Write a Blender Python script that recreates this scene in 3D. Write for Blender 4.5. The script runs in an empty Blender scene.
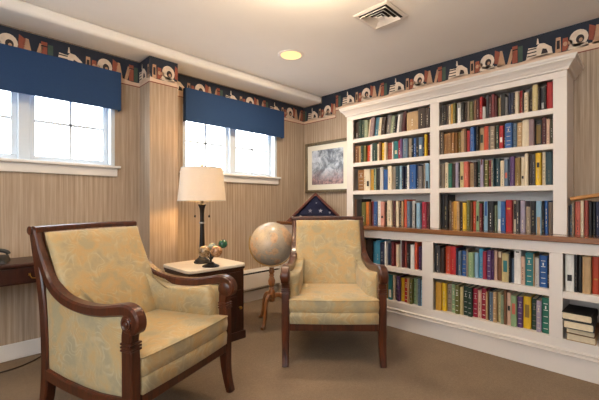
SKY, CAN, CAN0, BULB, BOWL, EXPO = 7.0, 3.0, 15.0, 80.0, 55.0, 0.36
ROWS = {
 'UL1': (
  (2.176,0.0533,'dkbrown','h.95'),(2.122,0.0372,'dkgreen','h.95'),(2.085,0.0366,'dkgreen','h.93'),(2.048,0.0426,'sage','h.9'),
  (2.006,0.0194,'cream','l'),(1.986,0.0479,'mauve','l','h.95'),(1.938,0.0563,'tealblue','l','h.94'),(1.882,0.0338,'cream','l'),
  (1.848,0.0393,'dkbrown','l'),(1.809,0.0504,'grey','l','h.95'),(1.759,0.0408,'sage','l'),(1.718,0.0258,'black','l'),(1.692,0.0255,'navy','l'),
  (1.666,0.0225,'white','l','h.85'),(1.644,0.0278,'grey','l'),(1.616,0.0329,'maroon','l','h.95'),(1.583,0.1102,'tan','h.85'),
  (1.473,0.0702,'dkbrown','h.93'),(1.403,0.0349,'dkbrown','h.9'),),
 'UL2': (
  (2.174,0.0516,'brown'),(2.122,0.0288,'tan'),(2.093,0.0334,'dkgreen'),(2.06,0.0281,'olive'),(2.032,0.0568,'vermilion'),(1.975,0.0208,'white'),
  (1.954,0.0551,'dkgreen','w'),(1.899,0.0232,'cream','h.82'),(1.876,0.0184,'brown'),(1.857,0.0395,'yellow','b'),(1.818,0.021,'cream'),
  (1.797,0.0517,'brickred','b'),(1.745,0.016,'white'),(1.729,0.0431,'teal','Lcream,.3,.5'),(1.686,0.0339,'crimson'),(1.652,0.0279,'purple','h.92'),
  (1.624,0.0521,'bluegrey','w'),(1.572,0.0363,'taupe'),(1.536,0.0173,'black'),(1.519,0.0263,'blue'),(1.493,0.026,'black'),
  (1.467,0.0359,'bluegrey','Lwhite,.4,.6'),(1.431,0.0152,'navy'),(1.415,0.0226,'yellow','h.95'),(1.393,0.0273,'maroon','h.93'),),
 'UL3': (
  (2.139,0.0793,'leather','b'),(2.06,0.0281,'cream'),(2.032,0.0504,'cream','Lblack,.2,.45'),(1.981,0.0352,'gold'),(1.946,0.0205,'green'),
  (1.926,0.0188,'sage'),(1.907,0.0387,'black','w'),(1.868,0.0381,'ltgrey'),(1.83,0.0479,'blue','h.8'),(1.782,0.0484,'cream','h.93'),
  (1.734,0.036,'taupe','h.9'),(1.698,0.0383,'dkteal'),(1.659,0.0252,'ltblue','h.9'),(1.634,0.0208,'navy'),(1.613,0.0342,'navy','w'),
  (1.579,0.0203,'white','h.9'),(1.559,0.0637,'blue','h.9','w'),(1.495,0.0221,'navy','h.9'),(1.473,0.0385,'grey','w'),(1.434,0.0291,'taupe','h.92'),
  (1.405,0.0337,'ltblue','Lblack,0,.3','h.9'),),
 'UL4': (
  (2.176,0.0311,'brown','h.85'),(2.144,0.0594,'black','h.85'),(2.085,0.0498,'olive'),(2.035,0.0359,'orange','w'),(1.999,0.0258,'brown'),
  (1.973,0.035,'dkred'),(1.938,0.0392,'blue','w'),(1.899,0.0386,'white'),(1.861,0.0425,'pink','Lblack,.3,.4'),(1.818,0.0299,'dkbrown'),
  (1.788,0.05,'cream','w'),(1.738,0.0145,'black'),(1.724,0.023,'maroon'),(1.701,0.0313,'cream'),(1.669,0.0309,'dkbrown'),(1.638,0.0222,'tan'),
  (1.616,0.0329,'vermilion','h.82'),(1.583,0.0338,'bluegrey','w'),(1.549,0.0438,'ltgrey','h.78'),(1.506,0.0157,'black','h.7'),
  (1.49,0.0388,'ltblue','h.72','w'),(1.451,0.0128,'black','h.7'),(1.438,0.043,'crimson','h.74'),(1.395,0.0236,'maroon','h.7'),),
 'UR1': (
  (1.281,0.0257,'greybrown'),(1.255,0.0157,'black'),(1.239,0.0165,'black','w'),(1.223,0.0193,'dkbrown'),(1.203,0.0163,'cream','h.8'),
  (1.187,0.019,'gold','h.85'),(1.168,0.0216,'olive'),(1.147,0.0186,'dkbrown'),(1.128,0.0248,'white','Lblack,.75,1','h.85'),(1.103,0.0209,'black'),
  (1.082,0.0207,'dkbrown'),(1.062,0.0178,'taupe'),(1.044,0.03,'olive','b'),(1.014,0.0113,'dkbrown'),(1.002,0.0216,'brown'),(0.981,0.0214,'maroon'),
  (0.959,0.0228,'red','h.92'),(0.937,0.0234,'ltgrey','h.5'),(0.913,0.0207,'charcoal','h.95'),(0.892,0.0164,'maroon'),(0.876,0.0243,'dkred','h.95'),
  (0.85,0.016,'maroon'),(0.834,0.0159,'olive','h.75'),(0.819,0.0103,'tan','h.75'),(0.808,0.0313,'black'),(0.777,0.0193,'grey','w','h.7'),
  (0.758,0.0153,'navy'),(0.742,0.0189,'navy','w'),(0.724,0.0113,'black'),(0.712,0.0238,'cream','h.83'),(0.688,0.0242,'red','h.88'),
  (0.664,0.0073,'black'),(0.657,0.0288,'cream','b','h.75'),(0.628,0.0248,'dkbrown'),(0.603,0.0349,'straw','h.96'),(0.568,0.0103,'dkbrown'),
  (0.558,0.0273,'charcoal','Lltgrey,.1,.35','h.85'),(0.531,0.0101,'black'),(0.521,0.0412,'red','h.99'),),
 'UR2': (
  (1.281,0.0342,'greybrown','h.95'),(1.246,0.0364,'leather','h.85'),(1.21,0.0313,'leather','h.85'),(1.179,0.0265,'leather','h.86'),
  (1.152,0.0175,'leather','h.85'),(1.135,0.0276,'bronze','h.87'),(1.107,0.0281,'tan','h.95'),(1.079,0.021,'brown','h.95'),(1.058,0.0266,'red','h.85'),
  (1.031,0.0352,'blue','h.96','w'),(0.996,0.0186,'charcoal','h.95'),(0.978,0.0136,'black','h.95'),(0.964,0.034,'tan','Ldkgreen,.35,.7','h.9'),
  (0.93,0.0365,'vermilion','h.93'),(0.894,0.0092,'grey'),(0.884,0.0342,'taupe','h.88','b'),(0.851,0.0098,'brown'),(0.841,0.0223,'dkgreen'),
  (0.818,0.0294,'red','Lwhite,.28,.5'),(0.789,0.0109,'black'),(0.778,0.0465,'blue','b','h.92'),(0.732,0.0281,'bluegrey','b','h.9'),
  (0.704,0.0365,'tan','b','h.9'),(0.667,0.0431,'cream','h.95'),(0.624,0.0317,'mauve','h.93'),(0.592,0.0452,'black','Lbronze,.08,.8','b','h.9'),
  (0.547,0.0285,'maroon','h.95'),(0.519,0.0218,'pinkcream'),(0.497,0.0185,'dkolive'),),
 'UR3': (
  (1.281,0.0167,'greybrown'),(1.265,0.0276,'taupe'),(1.237,0.0299,'cream'),(1.207,0.033,'green','w','h.84'),(1.174,0.0264,'dkbrown'),
  (1.148,0.0278,'lavender'),(1.12,0.0086,'black'),(1.111,0.0324,'straw','Lblack,.3,.45','w'),(1.079,0.0377,'coral','h.85'),(1.041,0.037,'tan','h.8'),
  (1.004,0.0243,'dkbrown'),(0.98,0.0264,'dkgreen'),(0.954,0.0252,'lavender','Lmaroon,.8,1'),(0.928,0.0311,'olive','b','h.85'),(0.897,0.0192,'dkred'),
  (0.878,0.0129,'cream'),(0.865,0.0136,'dkteal'),(0.851,0.0343,'dkteal'),(0.816,0.0323,'cream','h.8'),(0.784,0.0274,'bluegrey','Lcoral,.3,.5'),
  (0.757,0.0128,'navy'),(0.744,0.031,'purple'),(0.713,0.0367,'bronze'),(0.676,0.0238,'cream','Lblack,.25,.35'),(0.652,0.0235,'cream','h.96'),
  (0.629,0.0232,'dkbrown','h.92'),(0.605,0.021,'charcoal','w','h.92'),(0.584,0.0342,'yellow','Lblack,.55,.7','w','h.94'),(0.55,0.0254,'cream','h.97'),
  (0.525,0.0405,'dkteal','h.95','w'),),
 'UR4': (
  (1.273,0.0313,'black','h.95'),(1.242,0.0318,'black','h.95'),(1.21,0.0224,'greybrown','h.78'),(1.188,0.0178,'leather'),(1.17,0.0351,'gold','w'),
  (1.135,0.0242,'tan'),(1.111,0.0231,'dkbrown'),(1.088,0.0312,'yellow','h.72'),(1.056,0.0249,'olive','w'),(1.031,0.0148,'brown'),
  (1.017,0.0244,'vermilion','w'),(0.992,0.0281,'ltgreen','Lblack,.3,.5'),(0.964,0.0238,'dkred','h.7'),(0.94,0.0141,'black'),
  (0.926,0.0272,'ltblue','Lblue,.5,1'),(0.899,0.0435,'black','w'),(0.855,0.0128,'sage','h.65'),(0.842,0.0067,'sage','h.65'),
  (0.835,0.0289,'ltblue','Lwhite,0,.4','h.76'),(0.806,0.0325,'blue','w','h.75'),(0.774,0.0438,'red','h.79','Lgold,.7,.75'),
  (0.73,0.0235,'cream','Lblack,.4,.9'),(0.707,0.027,'charcoal','w'),(0.68,0.0326,'lavender','h.77'),(0.647,0.035,'taupe','h.62'),
  (0.612,0.0293,'black'),(0.583,0.0359,'ltblue','Ltan,0,.5','h.76'),(0.547,0.012,'black'),(0.535,0.0232,'blue','h.77'),(0.512,0.0277,'greybrown'),),
 'LM1': (
  (1.265,0.0153,'dkteal','h.95'),(1.25,0.0378,'charcoal','w','h.9'),(1.212,0.0318,'dkbrown'),(1.18,0.0468,'vermilion','h.9'),
  (1.133,0.0457,'red','h.92'),(1.088,0.013,'navy'),(1.075,0.0267,'bluegrey','h.78'),(1.048,0.0389,'blue','h.8','b'),(1.009,0.0163,'taupe'),
  (0.993,0.0407,'ltgreen','h.78'),(0.952,0.0306,'ltblue','h.78'),(0.921,0.031,'cyan','h.92'),(0.89,0.027,'crimson','h.85'),
  (0.863,0.0318,'purple','b'),(0.83,0.0105,'purple'),(0.82,0.0216,'pinkcream','h.9'),(0.798,0.0341,'brown','Lcream,.8,1'),
  (0.764,0.0459,'straw','Lteal,.35,.75','h.84'),(0.718,0.0123,'black'),(0.706,0.0203,'bluegrey','h.7'),(0.686,0.0439,'white','h.99','Lblack,.9,.94'),
  (0.642,0.0274,'pinkcream','h.8'),(0.614,0.0459,'teal','b','h.93'),(0.568,0.0075,'tan','h.9'),(0.561,0.0261,'ltgrey','h.8','w'),
  (0.535,0.046,'blue','b','h.88'),(0.489,0.0122,'black','h.8'),),
 'LM2': (
  (1.262,0.0126,'bronze','h.85'),(1.25,0.0476,'gold','h.87'),(1.202,0.0373,'yellow','h.87'),(1.165,0.0393,'taupe','b'),
  (1.126,0.0306,'ltgreen','h.88','b'),(1.095,0.0336,'olive','h.87','b'),(1.061,0.0278,'straw','h.83'),(1.034,0.0343,'dkgreen','b','h.87'),
  (0.999,0.032,'dkgreen','b','h.86'),(0.967,0.0347,'crimson','b','h.84'),(0.933,0.0268,'pinkcream','h.8'),(0.906,0.0336,'crimson','b','h.88'),
  (0.872,0.0158,'tan','h.8'),(0.856,0.0102,'dkbrown'),(0.846,0.0171,'bluegrey','h.82'),(0.829,0.0084,'bluegrey','h.82'),
  (0.82,0.0266,'tan','b','h.85'),(0.794,0.0246,'straw','h.84'),(0.769,0.021,'sage','h.8'),(0.748,0.0176,'brown','h.97'),
  (0.731,0.0277,'pinkcream','Lblack,.45,.6'),(0.703,0.0365,'ltgreen','Lcoral,.4,.75','h.84'),(0.666,0.035,'purple','b','h.83'),
  (0.631,0.0475,'yellow','Lbronze,.35,.75','h.86'),(0.584,0.0334,'dkgreen','b','h.83'),(0.551,0.0313,'lavender','b','h.82'),
  (0.519,0.0438,'green','b','h.92'),),
 'LL1': (
  (2.159,0.0388,'navy'),(2.12,0.0626,'grey'),(2.057,0.0653,'dkred'),(1.992,0.0531,'tan'),(1.939,0.0724,'dkbrown','h.92'),(1.866,0.0444,'cyan'),
  (1.822,0.0455,'cyan','h.9'),(1.776,0.0485,'navy'),(1.727,0.0187,'white','h.9'),(1.708,0.0258,'navy'),(1.682,0.0255,'charcoal','h.9'),
  (1.657,0.0282,'dkred'),(1.629,0.0219,'brickred'),(1.607,0.0246,'cream','h.8'),(1.582,0.0224,'white','h.97'),(1.56,0.0231,'maroon','h.97'),
  (1.536,0.022,'brickred','h.95'),(1.514,0.0236,'dkbrown'),(1.491,0.0206,'black'),(1.47,0.0332,'white','h.85'),(1.437,0.0273,'vermilion','h.95'),
  (1.41,0.027,'purple','h.8','b'),(1.383,0.0231,'dkpurple','h.8'),),
 'LL2': (
  (1.948,0.0541,'green'),(1.894,0.0424,'navy'),(1.851,0.0519,'tan'),(1.8,0.0508,'maroon'),(1.749,0.0595,'bronze'),
  (1.689,0.0427,'teal','Lwhite,.1,.4'),(1.647,0.0201,'cream'),(1.627,0.0255,'dkpurple','b'),(1.601,0.0262,'purple','b'),(1.575,0.0369,'yellow','h.8'),
  (1.538,0.0363,'red','h.8','b'),(1.502,0.0224,'tan'),(1.479,0.0239,'olive','b'),(1.455,0.0245,'ltgreen','b'),(1.431,0.0259,'sage'),
  (1.405,0.0222,'bluegrey','b'),(1.383,0.0203,'ltblue','b'),),
 'LR1': (
  (0.393,0.0476,'white','Lblack,.28,.45','h.97'),(0.346,0.0189,'black','h.97'),(0.327,0.0218,'black','h.93'),(0.305,0.0444,'tan','h.95'),
  (0.26,0.0368,'vermilion','Lgold,.38,.42','h.95'),(0.224,0.029,'brown'),(0.195,0.0228,'navy'),(0.172,0.0336,'cream'),(0.138,0.0274,'dkred'),),
 'LRT': (
  (0.398,0.0074,'charcoal','h.58'),(0.39,0.0106,'bluegrey','h.6'),(0.38,0.0145,'taupe','h.63'),(0.365,0.0326,'coral','h.8'),
  (0.333,0.0188,'cream','h.68'),(0.314,0.0247,'brickred','h.68'),(0.289,0.0168,'black','h.7'),(0.272,0.0174,'black','h.68'),
  (0.255,0.0202,'navy','h.7'),(0.235,0.0206,'navy','h.7'),(0.214,0.029,'tan','h.7'),(0.185,0.0285,'green','h.75'),),
}
import bpy, bmesh, math, random
from mathutils import Vector, Matrix
random.seed(7)
C = bpy.context.scene.collection
PI = math.pi

# ---------------------------------------------------------------- colours and materials
def lin(c):
    return tuple((v/12.92 if v <= 0.04045 else ((v+0.055)/1.055)**2.4) for v in c)
def rgb(r, g, b):
    return lin((r/255, g/255, b/255)) + (1,)

class NT:
    def __init__(self, name, rough=0.5, spec=0.5, metal=0.0, coat=0.0):
        self.m = bpy.data.materials.new(name); self.m.use_nodes = True
        self.t = self.m.node_tree; self.n = self.t.nodes; self.l = self.t.links
        self.b = self.n['Principled BSDF']
        self.b.inputs['Roughness'].default_value = rough
        self.b.inputs['Specular IOR Level'].default_value = spec
        self.b.inputs['Metallic'].default_value = metal
        self.b.inputs['Coat Weight'].default_value = coat
        self.b.inputs['Coat Roughness'].default_value = 0.12
    def node(self, typ, **kw):
        nd = self.n.new(typ)
        for k, v in kw.items():
            if k in nd.inputs: nd.inputs[k].default_value = v
            else: setattr(nd, k, v)
        return nd
    def link(self, a, ao, b, bi): self.l.new(a.outputs[ao], b.inputs[bi])
    def coords(self, scale=(1,1,1), rot=(0,0,0), src='Object'):
        tc = self.node('ShaderNodeTexCoord'); mp = self.node('ShaderNodeMapping')
        mp.inputs['Scale'].default_value = scale; mp.inputs['Rotation'].default_value = rot
        self.link(tc, src, mp, 'Vector'); return mp
    def noise(self, vec, scale, detail=4, rough=0.6, dist=0.0):
        n = self.node('ShaderNodeTexNoise', Scale=scale, Detail=detail, Roughness=rough, Distortion=dist)
        self.link(vec, 0, n, 'Vector'); return n
    def ramp(self, src, out, stops, interp='LINEAR'):
        r = self.node('ShaderNodeValToRGB'); r.color_ramp.interpolation = interp
        el = r.color_ramp.elements
        while len(el) < len(stops): el.new(0.5)
        for e, (p, c) in zip(el, stops): e.position = p; e.color = c
        self.link(src, out, r, 'Fac'); return r
    def mix(self, fac, a, b, mode='MIX'):
        m = self.node('ShaderNodeMix', data_type='RGBA', blend_type=mode)
        for sock, v in ((m.inputs[0], fac), (m.inputs[6], a), (m.inputs[7], b)):
            if isinstance(v, (int, float, tuple)): sock.default_value = v
            else: self.l.new(v, sock)
        return m
    def base(self, out): self.l.new(out, self.b.inputs['Base Color'])
    def bump(self, out, strength=0.2, dist=0.01):
        b = self.node('ShaderNodeBump', Strength=strength, Distance=dist)
        self.l.new(out, b.inputs['Height']); self.l.new(b.outputs[0], self.b.inputs['Normal'])

def plain(name, col, rough=0.5, var=0.06, scale=9.0, **kw):
    t = NT(name, rough, **kw)
    n = t.noise(t.coords(), scale, 5)
    r = t.ramp(n, 0, [(0.3, tuple(max(0, c*(1-var)) for c in col[:3])+(1,)), (0.7, tuple(min(1, c*(1+var)) for c in col[:3])+(1,))])
    t.base(r.outputs[0]); return t.m

def wood(name, c1, c2, rough=0.3, coat=0.5, scale=(30,30,3)):
    t = NT(name, rough, coat=coat)
    n = t.noise(t.coords(scale), 1.0, 6, 0.65, 1.2)
    r = t.ramp(n, 0, [(0.3, c1), (0.72, c2)]); t.base(r.outputs[0]); t.bump(n.outputs[0], 0.04, 0.002)
    return t.m

def wallpaper():
    t = NT('striped_wallpaper', 0.75, spec=0.25)
    tc = t.node('ShaderNodeNewGeometry'); sep = t.node('ShaderNodeSeparateXYZ'); t.link(tc, 'Position', sep, 0)
    add = t.node('ShaderNodeMath', operation='ADD'); t.link(sep, 0, add, 0); t.link(sep, 1, add, 1)
    cmb = t.node('ShaderNodeCombineXYZ'); t.link(add, 0, cmb, 0)
    zz = t.node('ShaderNodeMath', operation='MULTIPLY'); zz.inputs[1].default_value = 0.02; t.link(sep, 2, zz, 0); t.link(zz, 0, cmb, 2)
    n1 = t.noise(cmb, 48, 4, 0.75); n2 = t.noise(cmb, 150, 2, 0.7)
    w = t.node('ShaderNodeTexWave', Scale=9.2, Distortion=0.0); t.link(cmb, 0, w, 'Vector')
    r1 = t.ramp(n1, 0, [(0.34, rgb(134,112,92)), (0.5, rgb(176,154,132)), (0.64, rgb(204,186,166))])
    r2 = t.ramp(n2, 0, [(0.3, rgb(130,110,92)), (0.7, rgb(202,184,164))])
    r3 = t.ramp(w, 1, [(0.0, rgb(152,130,110)), (1.0, rgb(192,174,154))])
    m = t.mix(0.35, r1.outputs[0], r2.outputs[0]); m2 = t.mix(0.28, m.outputs[2], r3.outputs[0])
    t.base(m2.outputs[2]); return t.m

def carpet():
    t = NT('carpet_pile', 0.95, spec=0.1)
    co = t.coords(); n = t.noise(co, 330, 2); n2 = t.noise(co, 2.2, 3); n3 = t.noise(co, 60, 3)
    r = t.ramp(n, 0, [(0.3, rgb(112,96,80)), (0.7, rgb(148,129,110))])
    r2 = t.ramp(n2, 0, [(0.35, (0.86,0.86,0.86,1)), (0.7, (1.05,1.05,1.05,1))])
    r3 = t.ramp(n3, 0, [(0.35, (0.9,0.9,0.9,1)), (0.7, (1.06,1.06,1.06,1))])
    m = t.mix(1.0, r.outputs[0], r2.outputs[0], 'MULTIPLY'); m = t.mix(1.0, m.outputs[2], r3.outputs[0], 'MULTIPLY')
    t.base(m.outputs[2]); t.bump(n.outputs[0], 0.5, 0.004); return t.m

def damask():
    t = NT('paisley_damask', 0.55, spec=0.4)
    t.b.inputs['Sheen Weight'].default_value = 0.2
    co = t.coords()
    warp = t.noise(co, 5.0, 2, 0.5)
    mixv = t.mix(0.16, co.outputs[0], warp.outputs[1])
    n = t.node('ShaderNodeTexNoise', Scale=8.0, Detail=1.0, Roughness=0.4); t.l.new(mixv.outputs[2], n.inputs['Vector'])
    big = t.ramp(t.noise(co, 7.5, 3), 0, [(0.36, rgb(162,150,120)), (0.46, rgb(178,159,120)), (0.56, rgb(187,156,106)), (0.66, rgb(166,153,119))])
    mul = t.node('ShaderNodeMath', operation='MULTIPLY'); mul.inputs[1].default_value = 95; t.link(n, 0, mul, 0)
    sn = t.node('ShaderNodeMath', operation='SINE'); t.link(mul, 0, sn, 0)
    ln = t.ramp(sn, 0, [(0.35, (0,0,0,1)), (0.95, (1,1,1,1))])
    msk = t.ramp(t.noise(co, 9.0, 2), 0, [(0.42, (0,0,0,1)), (0.6, (1,1,1,1))])
    mk = t.mix(1.0, ln.outputs[0], msk.outputs[0], 'MULTIPLY')
    lf = t.node('ShaderNodeMath', operation='MULTIPLY'); lf.inputs[1].default_value = 0.5; t.l.new(mk.outputs[2], lf.inputs[0])
    m = t.mix(lf.outputs[0], big.outputs[0], rgb(194,181,148))
    weave = t.noise(t.coords((1,1,1)), 420, 2); r = t.ramp(weave, 0, [(0.3, (0.9,0.9,0.9,1)), (0.7, (1.05,1.05,1.05,1))])
    m2 = t.mix(1.0, m.outputs[2], r.outputs[0], 'MULTIPLY')
    t.base(m2.outputs[2]); t.bump(weave.outputs[0], 0.15, 0.002); return t.m

def globe_map():
    t = NT('antique_globe_map', 0.35, coat=0.3)
    co = t.coords(); n = t.noise(co, 6.5, 8, 0.62, 0.4); n2 = t.noise(co, 15, 6, 0.7); n3 = t.noise(co, 60, 3)
    land = t.ramp(n2, 0, [(0.35, rgb(178,132,100)), (0.5, rgb(206,172,136)), (0.65, rgb(176,146,118))])
    sea = t.ramp(n2, 0, [(0.35, rgb(186,170,148)), (0.7, rgb(156,150,138))])
    f = t.ramp(n, 0, [(0.5, (0,0,0,1)), (0.53, (1,1,1,1))])
    m = t.mix(f.outputs[0], sea.outputs[0], land.outputs[0])
    s = t.ramp(n3, 0, [(0.62, (1,1,1,1)), (0.72, (0.72,0.68,0.66,1))])
    m = t.mix(1.0, m.outputs[2], s.outputs[0], 'MULTIPLY'); t.base(m.outputs[2]); return t.m

def art_print():
    t = NT('misty_landscape_print', 0.5)
    g = t.node('ShaderNodeNewGeometry'); sep = t.node('ShaderNodeSeparateXYZ'); t.link(g, 'Position', sep, 0)
    co = t.coords((1,1,1)); n = t.noise(co, 7, 7, 0.7, 0.5); n2 = t.noise(co, 22, 5, 0.7)
    sky = t.ramp(n, 0, [(0.3, rgb(60,66,74)), (0.44, rgb(116,124,136)), (0.56, rgb(190,198,210)), (0.7, rgb(226,230,236))])
    gr = t.ramp(n2, 0, [(0.3, rgb(64,66,70)), (0.5, rgb(140,116,120)), (0.62, rgb(190,152,150)), (0.75, rgb(110,122,112))])
    mr = t.node('ShaderNodeMapRange'); mr.inputs['From Min'].default_value = 1.36; mr.inputs['From Max'].default_value = 1.52; t.link(sep, 2, mr, 0)
    m = t.mix(mr.outputs[0], gr.outputs[0], sky.outputs[0]); t.base(m.outputs[2]); return t.m

def stone_ball(name, a, b):
    t = NT(name, 0.25, coat=0.4); n = t.noise(t.coords(), 34, 6, 0.65, 0.8)
    r = t.ramp(n, 0, [(0.36, a), (0.6, b)]); t.base(r.outputs[0]); return t.m

M = {}
M['wallpaper'] = wallpaper(); M['carpet'] = carpet(); M['damask'] = damask()
M['ceiling'] = plain('ceiling_paint', rgb(240,236,232), 0.9, 0.015, 3)
M['white'] = plain('white_trim_paint', rgb(232,226,220), 0.45, 0.015, 4)
M['case'] = plain('bookcase_paint', rgb(218,209,202), 0.45, 0.02, 4)
M['vinyl'] = plain('window_vinyl', rgb(214,222,230), 0.4, 0.01)
M['mahogany'] = wood('mahogany', rgb(38,15,6), rgb(92,40,14), 0.34, 0.2)
M['darkwood'] = wood('dark_mahogany', rgb(36,15,11), rgb(66,29,19), 0.36, 0.25)
M['counter'] = wood('counter_wood', rgb(100,60,34), rgb(146,96,58), 0.25, 0.6, (40,4,40))
M['globewood'] = wood('turned_oak', rgb(116,68,34), rgb(166,108,58), 0.35, 0.4)
M['casewood'] = wood('flag_case_wood', rgb(70,28,17), rgb(108,48,29), 0.6, 0.0)
M['frame'] = wood('picture_frame_wood', rgb(84,72,52), rgb(122,106,80), 0.4, 0.3)
M['valance'] = None
t = NT('blue_valance_fabric', 0.85, spec=0.2); n = t.noise(t.coords(), 380, 2); r = t.ramp(n, 0, [(0.3, rgb(36,60,97)), (0.7, rgb(49,75,114))]); t.base(r.outputs[0]); t.bump(n.outputs[0], 0.2, 0.002); M['valance'] = t.m
M['navy_paper'] = plain('border_navy', rgb(28,36,52), 0.75, 0.12, 14)
M['peach_paper'] = plain('border_peach', rgb(216,188,164), 0.75, 0.08, 14)
M['red_paper'] = plain('border_red', rgb(128,62,50), 0.75)
M['cream_paper'] = plain('border_cream', rgb(224,204,184), 0.75, 0.12, 20)
M['tan_paper'] = plain('border_tan', rgb(188,148,118), 0.75, 0.15, 20)
M['rust_paper'] = plain('border_rust', rgb(150,80,60), 0.75, 0.12, 20)
M['green_paper'] = plain('border_green', rgb(66,84,72), 0.75, 0.12, 20)
M['dark_paper'] = plain('border_dark', rgb(48,38,40), 0.75, 0.12, 20)
M['black_metal'] = plain('dark_bronze_metal', rgb(34,32,32), 0.38, 0.1, metal=0.6)
M['brass'] = plain('brass', rgb(186,146,78), 0.3, 0.05, metal=1.0)
M['steel'] = plain('satin_steel', rgb(180,178,172), 0.3, 0.03, metal=1.0)
M['stone'] = plain('cream_stone', rgb(230,218,202), 0.3, 0.06, 18)
M['black'] = plain('black_plastic', rgb(26,24,24), 0.4)
M['slot'] = plain('recess_shade_tone', rgb(38,34,32), 0.8)  # shade inside the heater slot and vent, put into the colour
M['mat'] = plain('cream_picture_mat', rgb(232,226,210), 0.8, 0.01)
M['navycloth'] = plain('navy_flag_cloth', rgb(36,42,76), 0.8, 0.12, 30)
M['starwhite'] = plain('white_star_cloth', rgb(232,230,232), 0.8)
M['globe'] = globe_map(); M['art'] = art_print()
M['page'] = plain('book_pages', rgb(222,204,172), 0.85, 0.08, 60)
M['bark'] = plain('grey_bark', rgb(64,64,62), 0.9)
M['cord'] = plain('brown_cord', rgb(58,42,32), 0.6)
M['goldbrown'] = plain('gold_brown_leather', rgb(176,122,62), 0.45, 0.15, 20)
g = NT('window_glass', 0.0); g.b.inputs['Transmission Weight'].default_value = 1.0; g.b.inputs['IOR'].default_value = 1.0
g.b.inputs['Specular IOR Level'].default_value = 0.2; M['glass'] = g.m
# shade: thin translucent linen
t = NT('linen_shade', 0.9, spec=0.1); n = t.noise(t.coords((1,1,1)), 300, 2); r = t.ramp(n, 0, [(0.3, rgb(226,216,202)), (0.7, rgb(240,232,220))]); t.base(r.outputs[0])
tr = t.node('ShaderNodeBsdfTranslucent'); tr.inputs[0].default_value = rgb(240,226,204); ms = t.node('ShaderNodeMixShader'); ms.inputs[0].default_value = 0.15
t.l.new(t.b.outputs[0], ms.inputs[1]); t.l.new(tr.outputs[0], ms.inputs[2]); t.l.new(ms.outputs[0], t.n['Material Output'].inputs['Surface']); M['shade'] = t.m
def emitter(name, col, s):
    m = bpy.data.materials.new(name); m.use_nodes = True; b = m.node_tree.nodes['Principled BSDF']
    b.inputs['Base Color'].default_value = col; b.inputs['Emission Color'].default_value = col; b.inputs['Emission Strength'].default_value = s; return m
M['lamp_lens'] = emitter('warm_lamp_lens', rgb(250,212,140), 1.0)
M['bulb'] = emitter('warm_bulb', rgb(255,205,130), BULB)

PAL = dict(dkbrown=(58,40,32), brown=(124,82,52), leather=(150,104,54), bronze=(138,110,52), gold=(206,156,62), tan=(188,154,112), straw=(196,178,128),
 taupe=(150,134,116), greybrown=(112,96,82), dkgreen=(34,62,50), green=(44,116,96), ltgreen=(140,166,126), sage=(146,156,128), olive=(112,108,54), dkolive=(66,62,38),
 cream=(222,206,178), white=(230,226,220), ltgrey=(198,194,190), grey=(122,116,114), charcoal=(62,60,64), black=(24,22,24), yellow=(222,180,40), orange=(206,118,42),
 vermilion=(204,78,46), coral=(206,104,84), red=(178,34,38), brickred=(152,66,54), dkred=(116,34,36), maroon=(84,30,34), crimson=(160,36,60), pink=(212,150,134),
 pinkcream=(208,172,152), mauve=(148,122,124), lavender=(164,152,172), purple=(92,58,112), dkpurple=(58,32,64), navy=(34,42,72), blue=(40,90,156), ltblue=(140,176,200),
 bluegrey=(96,116,138), tealblue=(62,118,142), teal=(38,122,128), dkteal=(40,70,78), cyan=(70,150,186))
SAY = dict(dkbrown='dark brown', greybrown='grey-brown', dkgreen='dark green', ltgreen='pale green', dkolive='dark olive', ltgrey='pale grey', brickred='brick red',
 dkred='dark red', pinkcream='pinkish cream', dkpurple='dark purple', ltblue='pale blue', bluegrey='blue-grey', tealblue='teal-blue', dkteal='dark teal', leather='tan-brown',
 bronze='bronze-brown', straw='straw-coloured', vermilion='orange-red', coral='coral')
BM = {}
def bookmat(c):
    if c not in BM:
        t = NT('book_cloth_'+c, 0.5, spec=0.4); g_ = sum(PAL[c])/3; col = rgb(*[(0.82+0.16*g_/255)*(1.04*v-0.04*g_) for v in PAL[c]]); n = t.noise(t.coords((60,60,14)), 1.0, 4)
        r = t.ramp(n, 0, [(0.3, tuple(v*0.85 for v in col[:3])+(1,)), (0.7, tuple(min(1,v*1.12) for v in col[:3])+(1,))]); t.base(r.outputs[0]); BM[c] = t.m
    return BM[c]

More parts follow.
